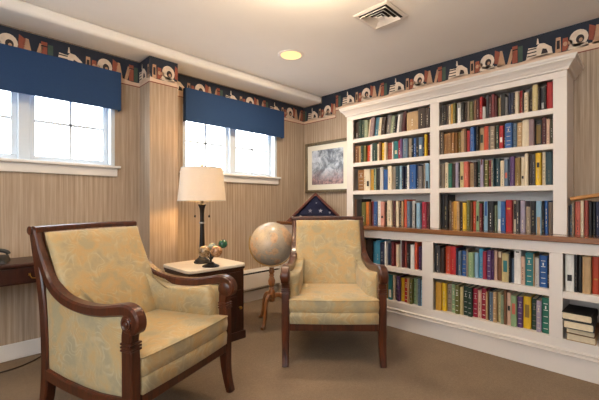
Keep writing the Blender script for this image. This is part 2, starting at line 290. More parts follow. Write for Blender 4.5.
# ---------------------------------------------------------------- mesh builder
class MB:
    def __init__(s): s.v = []; s.f = []; s.mi = []; s.cur = 0
    def quad(s, *p):
        i = len(s.v); s.v += [tuple(q) for q in p]; s.f.append(tuple(range(i, i+len(p)))); s.mi.append(s.cur); return s
    def add(s, vs, fs):
        i = len(s.v); s.v += [tuple(q) for q in vs]
        for f in fs: s.f.append(tuple(k+i for k in f)); s.mi.append(s.cur)
        return s
    def box(s, x0, x1, y0, y1, z0, z1):
        vs = [(x,y,z) for x in (x0,x1) for y in (y0,y1) for z in (z0,z1)]
        return s.add(vs, [(0,1,3,2),(4,6,7,5),(0,4,5,1),(2,3,7,6),(0,2,6,4),(1,5,7,3)])
    def lathe(s, prof, o=(0,0,0), seg=28, axis='z'):
        vs = []; fs = []; n = len(prof)
        for k in range(seg):
            a = 2*PI*k/seg
            for r, h in prof:
                x, y = r*math.cos(a), r*math.sin(a)
                p = (x,y,h) if axis == 'z' else ((h,x,y) if axis == 'x' else (x,h,y))
                vs.append((p[0]+o[0], p[1]+o[1], p[2]+o[2]))
        for k in range(seg):
            k2 = (k+1) % seg
            for j in range(n-1): fs.append((k*n+j, k2*n+j, k2*n+j+1, k*n+j+1))
        ring = prof[0] == prof[-1]
        if prof[0][0] > 1e-6 and not ring: fs.append(tuple(k*n for k in reversed(range(seg))))
        if prof[-1][0] > 1e-6 and not ring: fs.append(tuple(k*n+n-1 for k in range(seg)))
        return s.add(vs, fs)
    def tube(s, path, r, seg=10, closed=False):
        path = [Vector(p) for p in path]; n = len(path); rs = r if isinstance(r, (list, tuple)) else [r]*n
        vs = []; fs = []; up = None
        for i in range(n):
            a = path[(i-1) % n] if (i or closed) else path[0]; b = path[(i+1) % n] if (i < n-1 or closed) else path[-1]
            t = (b-a).normalized()
            if up is None: up = t.orthogonal().normalized()
            up = (up - t*up.dot(t)).normalized(); w = t.cross(up)
            for k in range(seg):
                q = 2*PI*k/seg; vs.append(path[i] + (up*math.cos(q) + w*math.sin(q))*rs[i])
        for i in range(n if closed else n-1):
            for k in range(seg):
                j = (i+1) % n; fs.append((i*seg+k, i*seg+(k+1)%seg, j*seg+(k+1)%seg, j*seg+k))
        if not closed: fs.append(tuple(reversed(range(seg)))); fs.append(tuple((n-1)*seg+k for k in range(seg)))
        return s.add(vs, fs)
    def ribbon(s, path, wx, ht, rnd=0.3):
        """sweep a rounded rectangle along (x, y, z) points lying in a near-vertical fore-aft plane; wx half width along x, ht half thickness list"""
        n = len(path); vs = []; fs = []
        ws = wx if isinstance(wx, (list, tuple)) else [wx]*n; hs = ht if isinstance(ht, (list, tuple)) else [ht]*n
        for i in range(n):
            a = path[max(0, i-1)]; b = path[min(n-1, i+1)]
            ty, tz = b[1]-a[1], b[2]-a[2]; L = math.hypot(ty, tz) or 1; ny, nz = -tz/L, ty/L
            w, h = ws[i], hs[i]; c = min(w, h)*rnd
            for u, v in ((-w+c,-h),(w-c,-h),(w,-h+c),(w,h-c),(w-c,h),(-w+c,h),(-w,h-c),(-w,-h+c)):
                vs.append((path[i][0]+u, path[i][1]+ny*v, path[i][2]+nz*v))
        for i in range(n-1):
            for k in range(8): fs.append((i*8+k, i*8+(k+1)%8, (i+1)*8+(k+1)%8, (i+1)*8+k))
        fs.append(tuple(reversed(range(8)))); fs.append(tuple((n-1)*8+k for k in range(8)))
        return s.add(vs, fs)
    def pillow(s, outline, fn, d0, d1, rings=((1.0,0.0),(0.985,0.45),(0.95,0.75),(0.86,0.95),(0.55,1.0))):
        """closed 2-D outline inflated to depth d1 on the front and d0 on the rear; fn(u, v, d) -> xyz"""
        n = len(outline); cx = sum(p[0] for p in outline)/n; cy = sum(p[1] for p in outline)/n
        vs = []; fs = []; seq = [(k, -f) for k, f in reversed(rings)] + [(k, f) for k, f in rings[1:]]
        for k, f in seq:
            d = f*d1 if f >= 0 else f*d0
            for u, v in outline: vs.append(fn(cx+(u-cx)*k, cy+(v-cy)*k, d))
        m = len(seq)
        for i in range(m-1):
            for k in range(n): fs.append((i*n+k, i*n+(k+1)%n, (i+1)*n+(k+1)%n, (i+1)*n+k))
        vs.append(fn(cx, cy, -d0)); vs.append(fn(cx, cy, d1)); a = len(vs)-2
        for k in range(n): fs.append((a, (k+1)%n, k)); fs.append((a+1, (m-1)*n+k, (m-1)*n+(k+1)%n))
        return s.add(vs, fs)
    def build(s, name, mats, parent=None, smooth=False, bevel=0.0, seg=2, sub=0, loc=None):
        me = bpy.data.meshes.new(name); me.from_pydata(s.v, [], s.f)
        for m in (mats if isinstance(mats, (list, tuple)) else [mats]): me.materials.append(m)
        for p, k in zip(me.polygons, s.mi): p.material_index = k
        bm = bmesh.new(); bm.from_mesh(me); bmesh.ops.recalc_face_normals(bm, faces=bm.faces); bm.to_mesh(me); bm.free()
        o = bpy.data.objects.new(name, me); C.objects.link(o)
        if parent: o.parent = parent
        if loc: o.location = loc
        if smooth:
            for p in me.polygons: p.use_smooth = True
        if bevel:
            b = o.modifiers.new('edge', 'BEVEL'); b.width = bevel; b.segments = seg; b.limit_method = 'ANGLE'; b.angle_limit = 0.6
        if sub:
            b = o.modifiers.new('smooth', 'SUBSURF'); b.levels = sub; b.render_levels = sub
        return o
def smooth_by_angle(o, ang=0.7):
    bm = bmesh.new(); bm.from_mesh(o.data)
    for f in bm.faces: f.smooth = True
    for e in bm.edges: e.smooth = (len(e.link_faces) == 2 and e.calc_face_angle(0) < ang)
    bm.to_mesh(o.data); bm.free(); return o
def tag(o, label=None, cat=None, group=None, kind=None):
    if label: o['label'] = label
    if cat: o['category'] = cat
    if group: o['group'] = group
    if kind: o['kind'] = kind
    return o
def thing(name, label, cat, loc=(0,0,0), rz=0, group=None):
    o = bpy.data.objects.new(name, None); C.objects.link(o); o.location = loc; o.rotation_euler = (0,0,rz); o.empty_display_size = 0.1
    return tag(o, label, cat, group)
def struct(o): o['kind'] = 'structure'; return o
def spline(pts, k=5):
    """Catmull-Rom through tuples of any length"""
    out = []; n = len(pts)
    for i in range(n-1):
        p0, p1, p2, p3 = pts[max(0,i-1)], pts[i], pts[i+1], pts[min(n-1,i+2)]
        for j in range(k):
            t = j/k
            out.append(tuple(0.5*(2*b+(c-a)*t+(2*a-5*b+4*c-d)*t*t+(3*b-a-3*c+d)*t**3) for a,b,c,d in zip(p0,p1,p2,p3)))
    out.append(tuple(pts[-1])); return out
def copy_tree(o, parent=None):
    c = o.copy(); C.objects.link(c)
    if parent: c.parent = parent
    for ch in list(o.children): copy_tree(ch, c)
    return c

# ---------------------------------------------------------------- the room
WX, WY, CEIL, SOF = 3.25, 3.17, 2.41, 2.328      # right wall, window wall, ceiling, underside of soffit
X0, Y0 = -2.3, -2.6                              # the walls behind the camera
W1, W2 = (-0.21, 0.985), (1.588, 2.785)           # window openings along the window wall
WZ0, WZ1 = 1.385, 2.05
T = 0.16
struct(MB().box(X0, WX, Y0, WY, -0.08, 0).build('floor', M['carpet']))
struct(MB().box(X0, WX, Y0, WY, CEIL, CEIL+0.08).build('ceiling', M['ceiling']))
w = MB()
xs = [X0, W1[0], W1[1], W2[0], W2[1], WX]
for a, b, hole in ((0,1,0),(1,2,1),(2,3,0),(3,4,1),(4,5,0)):
    if hole:
        w.box(xs[a], xs[b], WY, WY+T, 0, WZ0); w.box(xs[a], xs[b], WY, WY+T, WZ1, CEIL)
    else: w.box(xs[a], xs[b], WY, WY+T, 0, CEIL)
struct(w.build('wall_north', M['wallpaper']))
struct(MB().box(WX, WX+0.12, Y0, WY+T, 0, CEIL).build('wall_east', M['wallpaper']))
struct(MB().box(1.185, 1.43, 2.95, WY, 0, SOF).build('wall_pilaster', M['wallpaper']))
# walls behind the camera, the west one with an added, unseen opening for fill daylight
struct(MB().box(X0-T, WX+.12, Y0-T, Y0, 0, CEIL).build('wall_south', M['wallpaper']))
LW = (-1.6, 1.6, 0.9, 2.15)
w = MB(); w.box(X0-T, X0, Y0, LW[0], 0, CEIL).box(X0-T, X0, LW[1], WY+T, 0, CEIL).box(X0-T, X0, LW[0], LW[1], 0, LW[2]).box(X0-T, X0, LW[0], LW[1], LW[3], CEIL)
struct(w.build('wall_west', M['wallpaper']))
struct(MB().box(X0, WX, 2.86, WY, SOF, CEIL).build('trim_soffit', M['ceiling'], bevel=0.028, seg=5))
# baseboards
def baseboard(name, x0, x1, y0, y1):
    struct(MB().box(x0, x1, y0, y1, 0, 0.115).build(name, M['white'], bevel=0.008, seg=3))
baseboard('baseboard_north', X0, 1.185, WY-0.016, WY)
baseboard('baseboard_north_east', 1.43, 2.80, WY-0.016, WY)
baseboard('baseboard_pilaster', 1.17, 1.445, 2.934, 2.95)
baseboard('baseboard_south', X0, WX, Y0, Y0+0.016)
baseboard('baseboard_west', X0, X0+0.016, Y0+0.016, WY-0.016)

def double_window(n, x0, x1, panes=True):
    root = bpy.data.objects.new('window_%d' % n, None); C.objects.link(root); root['kind'] = 'structure'
    yg = WY+0.10
    f = MB(); t = 0.032
    f.box(x0, x1, WY-0.001, WY+T, WZ0, WZ0+t).box(x0, x1, WY-0.001, WY+T, WZ1-t, WZ1)
    f.box(x0, x0+t, WY-0.001, WY+T, WZ0+t, WZ1-t).box(x1-t, x1, WY-0.001, WY+T, WZ0+t, WZ1-t)
    xm = (x0+x1)/2
    f.box(xm-0.034, xm+0.034, WY+0.045, WY+T, WZ0+t, WZ1-t)
    f.build('window_frame', M['vinyl'], root, bevel=0.004)
    for a, b in ((x0+t, xm-0.034), (xm+0.034, x1-t)):
        s = MB(); k = 0.036; z0, z1 = WZ0+t, WZ1-t
        s.box(a, b, yg-0.02, yg+0.02, z0, z0+k).box(a, b, yg-0.02, yg+0.02, z1-k, z1)
        s.box(a, a+k, yg-0.02, yg+0.02, z0+k, z1-k).box(b-k, b, yg-0.02, yg+0.02, z0+k, z1-k)
        sh = s.build('sash', M['vinyl'], root, bevel=0.003)
        m = (a+b)/2; zz = 1.717
        MB().box(m-0.009, m+0.009, yg-0.008, yg+0.008, z0+k, z1-k).box(a+k, b-k, yg-0.008, yg+0.008, zz-0.009, zz+0.009).build('muntin_grid', M['vinyl'], sh)
        MB().box(a+k-0.005, b-k+0.005, yg-0.002, yg+0.002, z0+k-0.005, z1-k+0.005).build('glass_pane', M['glass'], sh)
    MB().box(x0-0.035, x1+0.035, WY-0.045, WY+0.045, WZ0+0.002, WZ0+0.022).build('sill_board', M['white'], root, bevel=0.005)
    MB().box(x0-0.015, x1+0.015, WY-0.018, WY, WZ0-0.065, WZ0+0.002).build('sill_apron', M['white'], root, bevel=0.004)
    return root
double_window(1, *W1); double_window(2, *W2)
def fill_window(n, axis, a, b, z0, z1, pos):
    s = MB(); t = 0.05
    def bx(u0, u1, q0, q1):
        if axis == 'x': s.box(u0, u1, pos-0.04, pos+0.04, q0, q1)
        else: s.box(pos-0.04, pos+0.04, u0, u1, q0, q1)
    bx(a, b, z0, z0+t); bx(a, b, z1-t, z1)
    for k in range(5):
        u = a + (b-a-t)*k/4; bx(u, u+t, z0+t, z1-t)
    struct(s.build('window_%d' % n, M['white'], bevel=0.004))
fill_window(3, 'y', LW[0], LW[1], LW[2], LW[3], X0-0.08)  # made-up window out of view, lets extra daylight into the room

# ---------------------------------------------------------------- printed wallpaper border
NAVY, PEACH, RED, CREAM, TAN, RUST, GREEN, DARK = range(8)
BMATS = [M[k] for k in ('navy_paper','peach_paper','red_paper','cream_paper','tan_paper','rust_paper','green_paper','dark_paper')]
def circle(cx, cz, r, n=18, sx=1.0): return [(cx+sx*r*math.cos(2*PI*k/n), cz+r*math.sin(2*PI*k/n)) for k in range(n)]
MOTIF = []   # (offset along the repeat, layer, colour, polygon), heights counted from the foot of the border
def mot(layer, col, poly): MOTIF.append((layer, col, [(u*1.0, 0.042+(z-0.07)*1.28) for u, z in poly]))
mot(1, CREAM, circle(0.0, 0.125, 0.048, sx=1.15)); mot(2, DARK, circle(0.008, 0.118, 0.024)); mot(3, TAN, circle(0.012, 0.112, 0.011)); mot(1, CREAM, [(-0.075,0.07),(0.06,0.068),(0.05,0.09),(-0.05,0.10)])
mot(1, TAN, [(0.075,0.07),(0.14,0.07),(0.115,0.17),(0.098,0.172)])
mot(1, RUST, [(0.055,0.10),(0.085,0.09),(0.10,0.165),(0.06,0.185)])
mot(1, TAN, [(0.15,0.07),(0.175,0.07),(0.205,0.155),(0.18,0.165)])
mot(1, RUST, [(0.188,0.07),(0.226,0.07),(0.226,0.178),(0.188,0.178)]); mot(2, DARK, [(0.188,0.15),(0.226,0.15),(0.226,0.157),(0.188,0.157)])
mot(1, GREEN, [(0.230,0.07),(0.262,0.07),(0.262,0.168),(0.230,0.168)])
mot(1, CREAM, [(0.285,0.07),(0.46,0.07),(0.452,0.115),(0.405,0.148),(0.372,0.152),(0.355,0.135),(0.30,0.14)])
for q in (0.085, 0.105, 0.125): mot(2, DARK, [(0.292,q),(0.355,q),(0.355,q+0.007),(0.292,q+0.007)])
mot(2, DARK, [(0.385,0.085),(0.43,0.085),(0.42,0.11),(0.395,0.118)])
mot(1, CREAM, [(0.355,0.15),(0.372,0.15),(0.366,0.185),(0.36,0.185)])
mot(1, TAN, [(0.475,0.07),(0.512,0.07),(0.508,0.158),(0.479,0.158)]); mot(2, DARK, [(0.484,0.09),(0.503,0.09),(0.503,0.14),(0.484,0.14)])
mot(1, RUST, [(0.517,0.07),(0.556,0.07),(0.552,0.145),(0.521,0.145)]); mot(2, TAN, circle(0.536, 0.11, 0.013)); mot(1, TAN, circle(0.566, 0.112, 0.014))
PERIOD = 0.615
def clip_poly(poly, lo, hi):
    for side, lim in ((1, lo), (-1, hi)):
        out = []
        for i in range(len(poly)):
            p, q = poly[i-1], poly[i]; pi, qi = side*(p[0]-lim) >= 0, side*(q[0]-lim) >= 0
            if pi != qi:
                t = (lim-p[0])/(q[0]-p[0]); out.append((lim, p[1]+t*(q[1]-p[1])))
            if qi: out.append(q)
        poly = out
        if len(poly) < 3: return []
    return poly
def border(mb, s0, s1, top, bot, fn, phase):
    """one run of the border between arc lengths s0..s1; fn(s, z, lift) -> xyz"""
    def poly(layer, col, p):
        p = clip_poly(p, s0, s1)
        if len(p) >= 3: mb.cur = col; mb.quad(*[fn(s, z, 0.0012+0.0006*layer) for s, z in p])
    poly(0, NAVY, [(s0,bot+0.03),(s1,bot+0.03),(s1,top),(s0,top)])
    k0 = int((s0-phase)//PERIOD)-1; k1 = int((s1-phase)//PERIOD)+2
    for k in range(k0, k1):
        for layer, col, p in MOTIF: poly(layer, col, [(phase+k*PERIOD+u, bot+z) for u, z in p])
        for j in range(12):       # wavy ground under the still lifes
            a, b = phase+(k+j/12)*PERIOD, phase+(k+(j+1)/12)*PERIOD
            h = lambda s: 0.046+0.010*math.sin((s-phase)/PERIOD*2*PI*2)
            poly(1, PEACH, [(a,bot+0.005),(b,bot+0.005),(b,bot+h(b)),(a,bot+h(a))])
    poly(2, RED, [(s0,bot),(s1,bot),(s1,bot+0.008),(s0,bot+0.008)])
bb = SOF-0.218
m = MB()
north = lambda s, z, d: (s, WY-d, z)
border(m, X0, 1.185, SOF, bb, north, 0.293); border(m, 1.43, WX-0.004, SOF, bb, north, 1.77)
struct(m.build('trim_border_north', BMATS))
m = MB()
border(m, 0.0, 0.22, SOF, bb, lambda s, z, d: (1.185-d, WY-s, z), -0.30)
border(m, 0.22, 0.465, SOF, bb, lambda s, z, d: (1.185+s-0.22, 2.95-d, z), 0.38-0.0)
border(m, 0.465, 0.685, SOF, bb, lambda s, z, d: (1.43+d, 2.95+(s-0.465), z), 0.50)
struct(m.build('trim_border_pilaster', BMATS))
m = MB(); east = lambda s, z, d: (WX-d, WY-s, z)
border(m, 0.0, 0.53, SOF, bb, east, 0.40); border(m, 0.53, WY-Y0, CEIL, CEIL-0.218, east, 0.34)
m.cur = NAVY; m.quad(*[east(s, z, 0.0010) for s, z in ((0.31,SOF-0.02),(0.53,SOF-0.02),(0.53,CEIL),(0.31,CEIL))])
m.cur = RED; m.quad(*[east(s, z, 0.0026) for s, z in ((0.526,bb),(0.534,bb),(0.534,CEIL-0.21),(0.526,CEIL-0.21))])
struct(m.build('trim_border_east', BMATS))

# ---------------------------------------------------------------- built-in bookcase
FX, BX = 2.95, 2.80           # faces of the upper case and of the base
def parts(root):
    off = Vector(root.location)
    def p(mb, name, mat, parent=None, **kw):
        mb.v = [(v[0]-off.x, v[1]-off.y, v[2]-off.z) for v in mb.v]
        return mb.build(name, mat, parent or root, **kw)
    return p
uc = thing('bookcase', 'white painted bookcase of two tall bays with cornice standing on the wood counter', 'bookcase', (3.1, 1.324, 0.885))
P = parts(uc)
P(MB().box(3.222, 3.246, 0.40, 2.248, 0.886, 2.0), 'back_panel', M['case'])
for a, b in ((0.398, 0.422), (2.226, 2.25)): P(MB().box(FX+0.02, 3.222, a, b, 0.886, 2.0), 'side_panel', M['case'])
P(MB().box(FX+0.02, 3.222, 1.29, 1.333, 0.886, 1.97), 'divider', M['case'])
for a, b in ((0.398, 0.476), (1.272, 1.351), (2.17, 2.25)): P(MB().box(FX, FX+0.021, a, b, 0.886, 1.955), 'stile', M['case'], bevel=0.002)
P(MB().box(FX, FX+0.021, 0.398, 2.25, 1.9555, 2.015), 'top_rail', M['case'], bevel=0.002)
SHU = (1.757, 1.512, 1.226)
for z in SHU:
    P(MB().box(FX+0.002, 3.221, 0.4225, 1.2895, z-0.04, z), 'shelf', M['case'], bevel=0.003)
    P(MB().box(FX+0.002, 3.221, 1.3335, 2.2255, z-0.04, z), 'shelf', M['case'], bevel=0.003)
def cornice(prof):
    """profile (overhang, z) mitred round the two ends and the front"""
    m = MB(); n = len(prof); rings = []
    for (xa, ya) in ((3.246, 0), (0, 0), (0, 1), (3.246, 1)):
        r = []
        for o, z in prof:
            y = (0.398-o) if ya == 0 else (2.25+o); r.append((3.246 if xa else FX-o, y, z))
        rings.append(r)
    for a, b in zip(rings, rings[1:]):
        for j in range(n-1): m.quad(a[j], b[j], b[j+1], a[j+1])
    for j in (0, n-1): m.quad(*[r[j] for r in rings])
    m.quad(*rings[0]); m.quad(*rings[3]); return m
P(cornice([(0.0,2.0),(0.012,2.002),(0.014,2.016),(0.02,2.02),(0.028,2.034),(0.044,2.05),(0.05,2.053),(0.052,2.066),(0.058,2.07),(0.06,2.085)]), 'cornice', M['case'])

lc = thing('base_bookcase', 'long low white built-in bookcase below the wood counter along the wall', 'bookcase', (3.0, 1.3, 0))
P = parts(lc)
YE = -0.50
P(MB().box(3.222, 3.246, YE+0.03, 3.15, 0.14, 0.845), 'back_panel', M['case'])
P(MB().box(BX+0.02, 3.246, YE, YE+0.028, 0.0, 0.845), 'side_panel', M['case'])
for a, b in ((-0.48, -0.402), (0.40, 0.473), (1.258, 1.351), (2.17, 2.25)): P(MB().box(BX, BX+0.021, a, b, 0.226, 0.7745), 'stile', M['case'], bevel=0.002)
P(MB().box(BX, BX+0.021, 2.2505, 3.15, 0.226, 0.7745), 'blank_panel', M['case'], bevel=0.002)
for a, b in ((0.42, 0.455), (1.285, 1.325), (2.19, 2.23)): P(MB().box(BX+0.022, 3.221, a, b, 0.226, 0.845), 'divider', M['case'])
P(MB().box(BX, BX+0.021, YE, 3.15, 0.775, 0.8465), 'top_rail', M['case'], bevel=0.002)
P(MB().box(BX, BX+0.021, YE, 3.15, 0.15, 0.2255), 'bottom_rail', M['case'], bevel=0.002)
P(MB().box(BX+0.0215, 3.2215, YE+0.03, 3.15, 0.186, 0.225), 'bottom_board', M['case'])
P(MB().box(BX-0.014, BX+0.02, YE, 3.15, 0, 0.128), 'plinth', M['case'], bevel=0.002)
m = MB(); prof = [(0.0,0.1285),(0.026,0.1285),(0.029,0.137),(0.016,0.140),(0.006,0.146),(0.006,0.151),(0.018,0.153),(0.019,0.160),(0.004,0.164),(0.0005,0.166)]
for j in range(len(prof)-1):
    (o1, z1), (o2, z2) = prof[j], prof[j+1]; m.quad((BX-o1,YE,z1),(BX-o1,3.15,z1),(BX-o2,3.15,z2),(BX-o2,YE,z2))
P(m, 'plinth_moulding', M['case'])
for a, b in ((-0.47, 0.4195), (0.4555, 1.2845), (1.3255, 2.1895)):
    P(MB().box(BX+0.002, 3.221, a, b, 0.485, 0.53), 'shelf', M['case'], bevel=0.003)
tag(MB().box(2.772, 3.248, -0.52, 3.166, 0.847, 0.885).build('countertop', M['counter'], bevel=0.006, seg=3),
    'long reddish brown wood counter running between the upper and lower bookcases', 'countertop')

# ---------------------------------------------------------------- books
ORD = ('first second third fourth fifth sixth seventh eighth ninth tenth eleventh twelfth thirteenth fourteenth fifteenth sixteenth seventeenth eighteenth nineteenth '
 'twentieth twenty-first twenty-second twenty-third twenty-fourth twenty-fifth twenty-sixth twenty-seventh twenty-eighth twenty-ninth thirtieth').split()
ORD += ['thirty-'+k for k in ORD[:9]] + ['fortieth'] + ['forty-'+k for k in ORD[:9]]
def book(name, w, d, h, col, bands=(), t=0.0026):
    """spine at x=0 looking along -x, boards reaching to x=d, standing on z=0, centred on y; pages are a part"""
    hw = w/2; r = min(0.006, hw*0.55)
    arc = [(r*(1-math.sin(a)), -hw*math.cos(a)) for a in (0, 0.45, 0.95, PI/2, PI-0.95, PI-0.45, PI)]
    m = MB(); n = len(arc)
    out = [(d, -hw)] + arc + [(d, hw)]
    inn = [(d, -hw+t)] + [(x+t, y*(1-t/hw)) for x, y in arc] + [(d, hw-t)]
    k = len(out); vs = [(x,y,z) for z in (0,h) for x,y in out] + [(x,y,z) for z in (0,h) for x,y in inn]; fs = []
    for i in range(k-1):
        fs.append((i, i+1, k+i+1, k+i)); fs.append((2*k+i, 3*k+i, 3*k+i+1, 2*k+i+1))
        fs.append((i, 2*k+i, 2*k+i+1, i+1)); fs.append((k+i, k+i+1, 3*k+i+1, 3*k+i))
    for i in (0, k-1): fs.append((i, k+i, 3*k+i, 2*k+i))
    m.add(vs, fs)
    mats = [bookmat(col)]
    for (c, a, b, wd) in bands:      # stamped bands and title blocks on the spine
        if bookmat(c) not in mats: mats.append(bookmat(c))
        m.cur = mats.index(bookmat(c)); e = 0.0003
        row = [(x-e, y*wd) for x, y in arc]
        for i in range(n-1): m.quad((row[i][0],row[i][1],a*h),(row[i+1][0],row[i+1][1],a*h),(row[i+1][0],row[i+1][1],b*h),(row[i][0],row[i][1],b*h))
    o = m.build(name, mats)
    if w > 0.008: MB().box(t+0.003, d-0.004, -hw+t, hw-t, 0.003, h-0.003).build('page_block', M['page'], o)
    return o
SHELF = {  # foot, clear height, spine plane, label ending, group
 'UL1': (1.757, .198, 2.97, 'top shelf of picture-side upper bay', 'books on the top shelf beside the picture'),
 'UL2': (1.512, .205, 2.97, 'second shelf of picture-side upper bay', 'books on the second shelf beside the picture'),
 'UL3': (1.226, .246, 2.97, 'third shelf of picture-side upper bay', 'books on the third shelf beside the picture'),
 'UL4': (.885, .301, 2.97, 'counter row of picture-side upper bay', 'books on the counter beside the picture'),
 'UR1': (1.757, .198, 2.97, 'top shelf of nook-side upper bay', 'books on the top shelf of the nook-side bay'),
 'UR2': (1.512, .205, 2.97, 'second shelf of nook-side upper bay', 'books on the second shelf of the nook-side bay'),
 'UR3': (1.226, .246, 2.97, 'third shelf of nook-side upper bay', 'books on the third shelf of the nook-side bay'),
 'UR4': (.885, .301, 2.97, 'counter row of nook-side upper bay', 'books on the counter in the nook-side bay'),
 'LM1': (.53, .245, 2.825, 'upper shelf of middle low bay', 'books on the upper shelf of the middle low bay'),
 'LM2': (.225, .26, 2.825, 'bottom shelf of middle low bay', 'books on the bottom shelf of the middle low bay'),
 'LL1': (.53, .245, 2.825, 'upper shelf of low bay behind armchair', 'books on the upper shelf behind the armchair'),
 'LL2': (.225, .26, 2.825, 'bottom shelf of low bay behind armchair', 'books on the bottom shelf behind the armchair'),
 'LR1': (.53, .245, 2.825, 'upper shelf of bay above lying books', 'books on the shelf above the lying books'),
 'LRT': (.885, .34, 2.985, 'on counter beyond the tall bookcase', 'loose books on the counter beyond the tall bookcase'),
}
def light_on(c): return random.choice(('straw','ltgrey','cream','taupe','white')) if sum(PAL[c]) < 330 else ('dkbrown' if sum(PAL[c]) > 520 else ('cream' if random.random() < .6 else 'charcoal'))
for key, row in ROWS.items():
    z0, clear, xs_, where, group = SHELF[key]
    lean = [i for i, b in enumerate(row) if 'l' in b[3:]]
    LA = 0.115; shrink = 1.0; shift = 0.0
    if lean:
        run = sum(row[i][1] for i in lean); shift = clear*0.93*math.sin(LA); shrink = (run-shift-0.004)*math.cos(LA)/run
    cur = None
    for i, b in enumerate(row):
        ya, w, col, opts = b[0], b[1], b[2], b[3:]
        hf = next((float(o[1:]) for o in opts if o[0] == 'h'), None)
        if hf is None: hf = random.uniform(.82, .9) if clear < .28 else random.uniform(.73, .79)
        if key == 'LRT' and col == 'coral': hf = 0.66
        if key == 'LRT' and col == 'tan': hf = 0.75
        if key == 'LRT' and col in ('navy', 'black', 'green'): hf = 0.66
        h = clear*hf; d = random.uniform(.13, .165) + 0.03*hf
        bands = []
        for o in opts:
            if o[0] == 'L':
                c, a, e = o[1:].split(','); bands.append((c, float(a), float(e), 0.86 if float(e)-float(a) < .3 else 0.93))
        lt = light_on(col)
        if 'b' in opts:
            for q in (.12, .28, .46, .64, .82): bands.append((lt, q, q+.018, 0.9))
            bands.append((lt, .68, .77, 0.5))
        elif 'w' in opts or (not bands and random.random() < .7):
            a = random.uniform(.1, .3); wd_ = random.uniform(.22, .5)
            for q in range(random.choice((3, 4, 5))):
                e = a+random.uniform(.03, .12); bands.append((lt, a, min(e, .93), wd_)); a = e+random.uniform(.015, .06)
                if a > .88: break
            if random.random() < .4: bands.append((lt, .05, .08, .5))
        bw = w-random.uniform(.0008, .003)
        jx = random.choice((0, .002, .006, .012, .02, .03))
        if i in lean:
            bw = w*shrink-0.0008
            if cur is None: cur = ya-0.0005
            o = book('book', bw, d, h, col, bands)
            o.rotation_euler = (LA, 0, 0); foot = bw/math.cos(LA)
            c_ = cur-foot+0.0004     # lower right-hand corner
            o.location = (xs_+jx, c_+bw/2*math.cos(LA), z0+bw/2*math.sin(LA)+0.0008); cur -= foot+0.0008
        else:
            o = book('book', bw, d, h, col, bands); o.location = (xs_+jx, ya-w/2, z0+.0006)
        size = 'leaning ' if i in lean else ('slim ' if w < .024 else ('thick ' if w > .05 else ''))
        name = SAY.get(col, col)
        tag(o, '%s%s book, %s from window end, %s' % (size, name, ORD[i], where), 'book', group)
def lying(w, d, h, col, x, y, z, yaw, label, group=None, tilt=0.0, spine='-y'):
    """book on its side: spine looks towards -y, head towards -x"""
    o = book('book', w, d, h, col, (), 0.0048)
    R = Matrix(((0,0,1),(1,0,0),(0,1,0)))
    R = Matrix.Rotation(yaw, 3, 'Z') @ Matrix.Rotation(tilt, 3, 'X') @ R
    o.rotation_euler = R.to_euler(); o.location = (x, y, z); return tag(o, label, 'book', group)
zs = 0.2256
for w, d, h, col, x, y, yaw, lab in (
  (.046, .150, .22, 'tan', 2.80, .232, .02, 'pale tan book lying at the bottom of the pile in the end low bay'),
  (.044, .148, .23, 'brown', 2.785, .236, -.05, 'brown book lying second from bottom of the pile in the end low bay'),
  (.050, .152, .23, 'charcoal', 2.738, .236, .03, 'dark grey book lying second from top of the pile in the end low bay'),
  (.048, .152, .23, 'black', 2.742, .245, -.03, 'black covered book lying topmost on the pile in the end low bay')):
    lying(w, d, h, col, x, y, zs+w/2, yaw, lab, 'books lying in the end low bay'); zs += w+0.0006
zs = 0.2256
for w, col, lab in ((.06, 'tan', 'tan book at the bottom of the second lying pile'), (.05, 'brown', 'brown book second from bottom of the second lying pile'), (.05, 'gold', 'golden book second from top of the second lying pile'), (.045, 'black', 'black book topmost on the second lying pile')):
    lying(w, .16, .23, col, 2.83, .04+random.uniform(-.006,.006), zs+w/2, random.uniform(-.03,.03), lab, 'books lying in the end low bay'); zs += w+0.0006

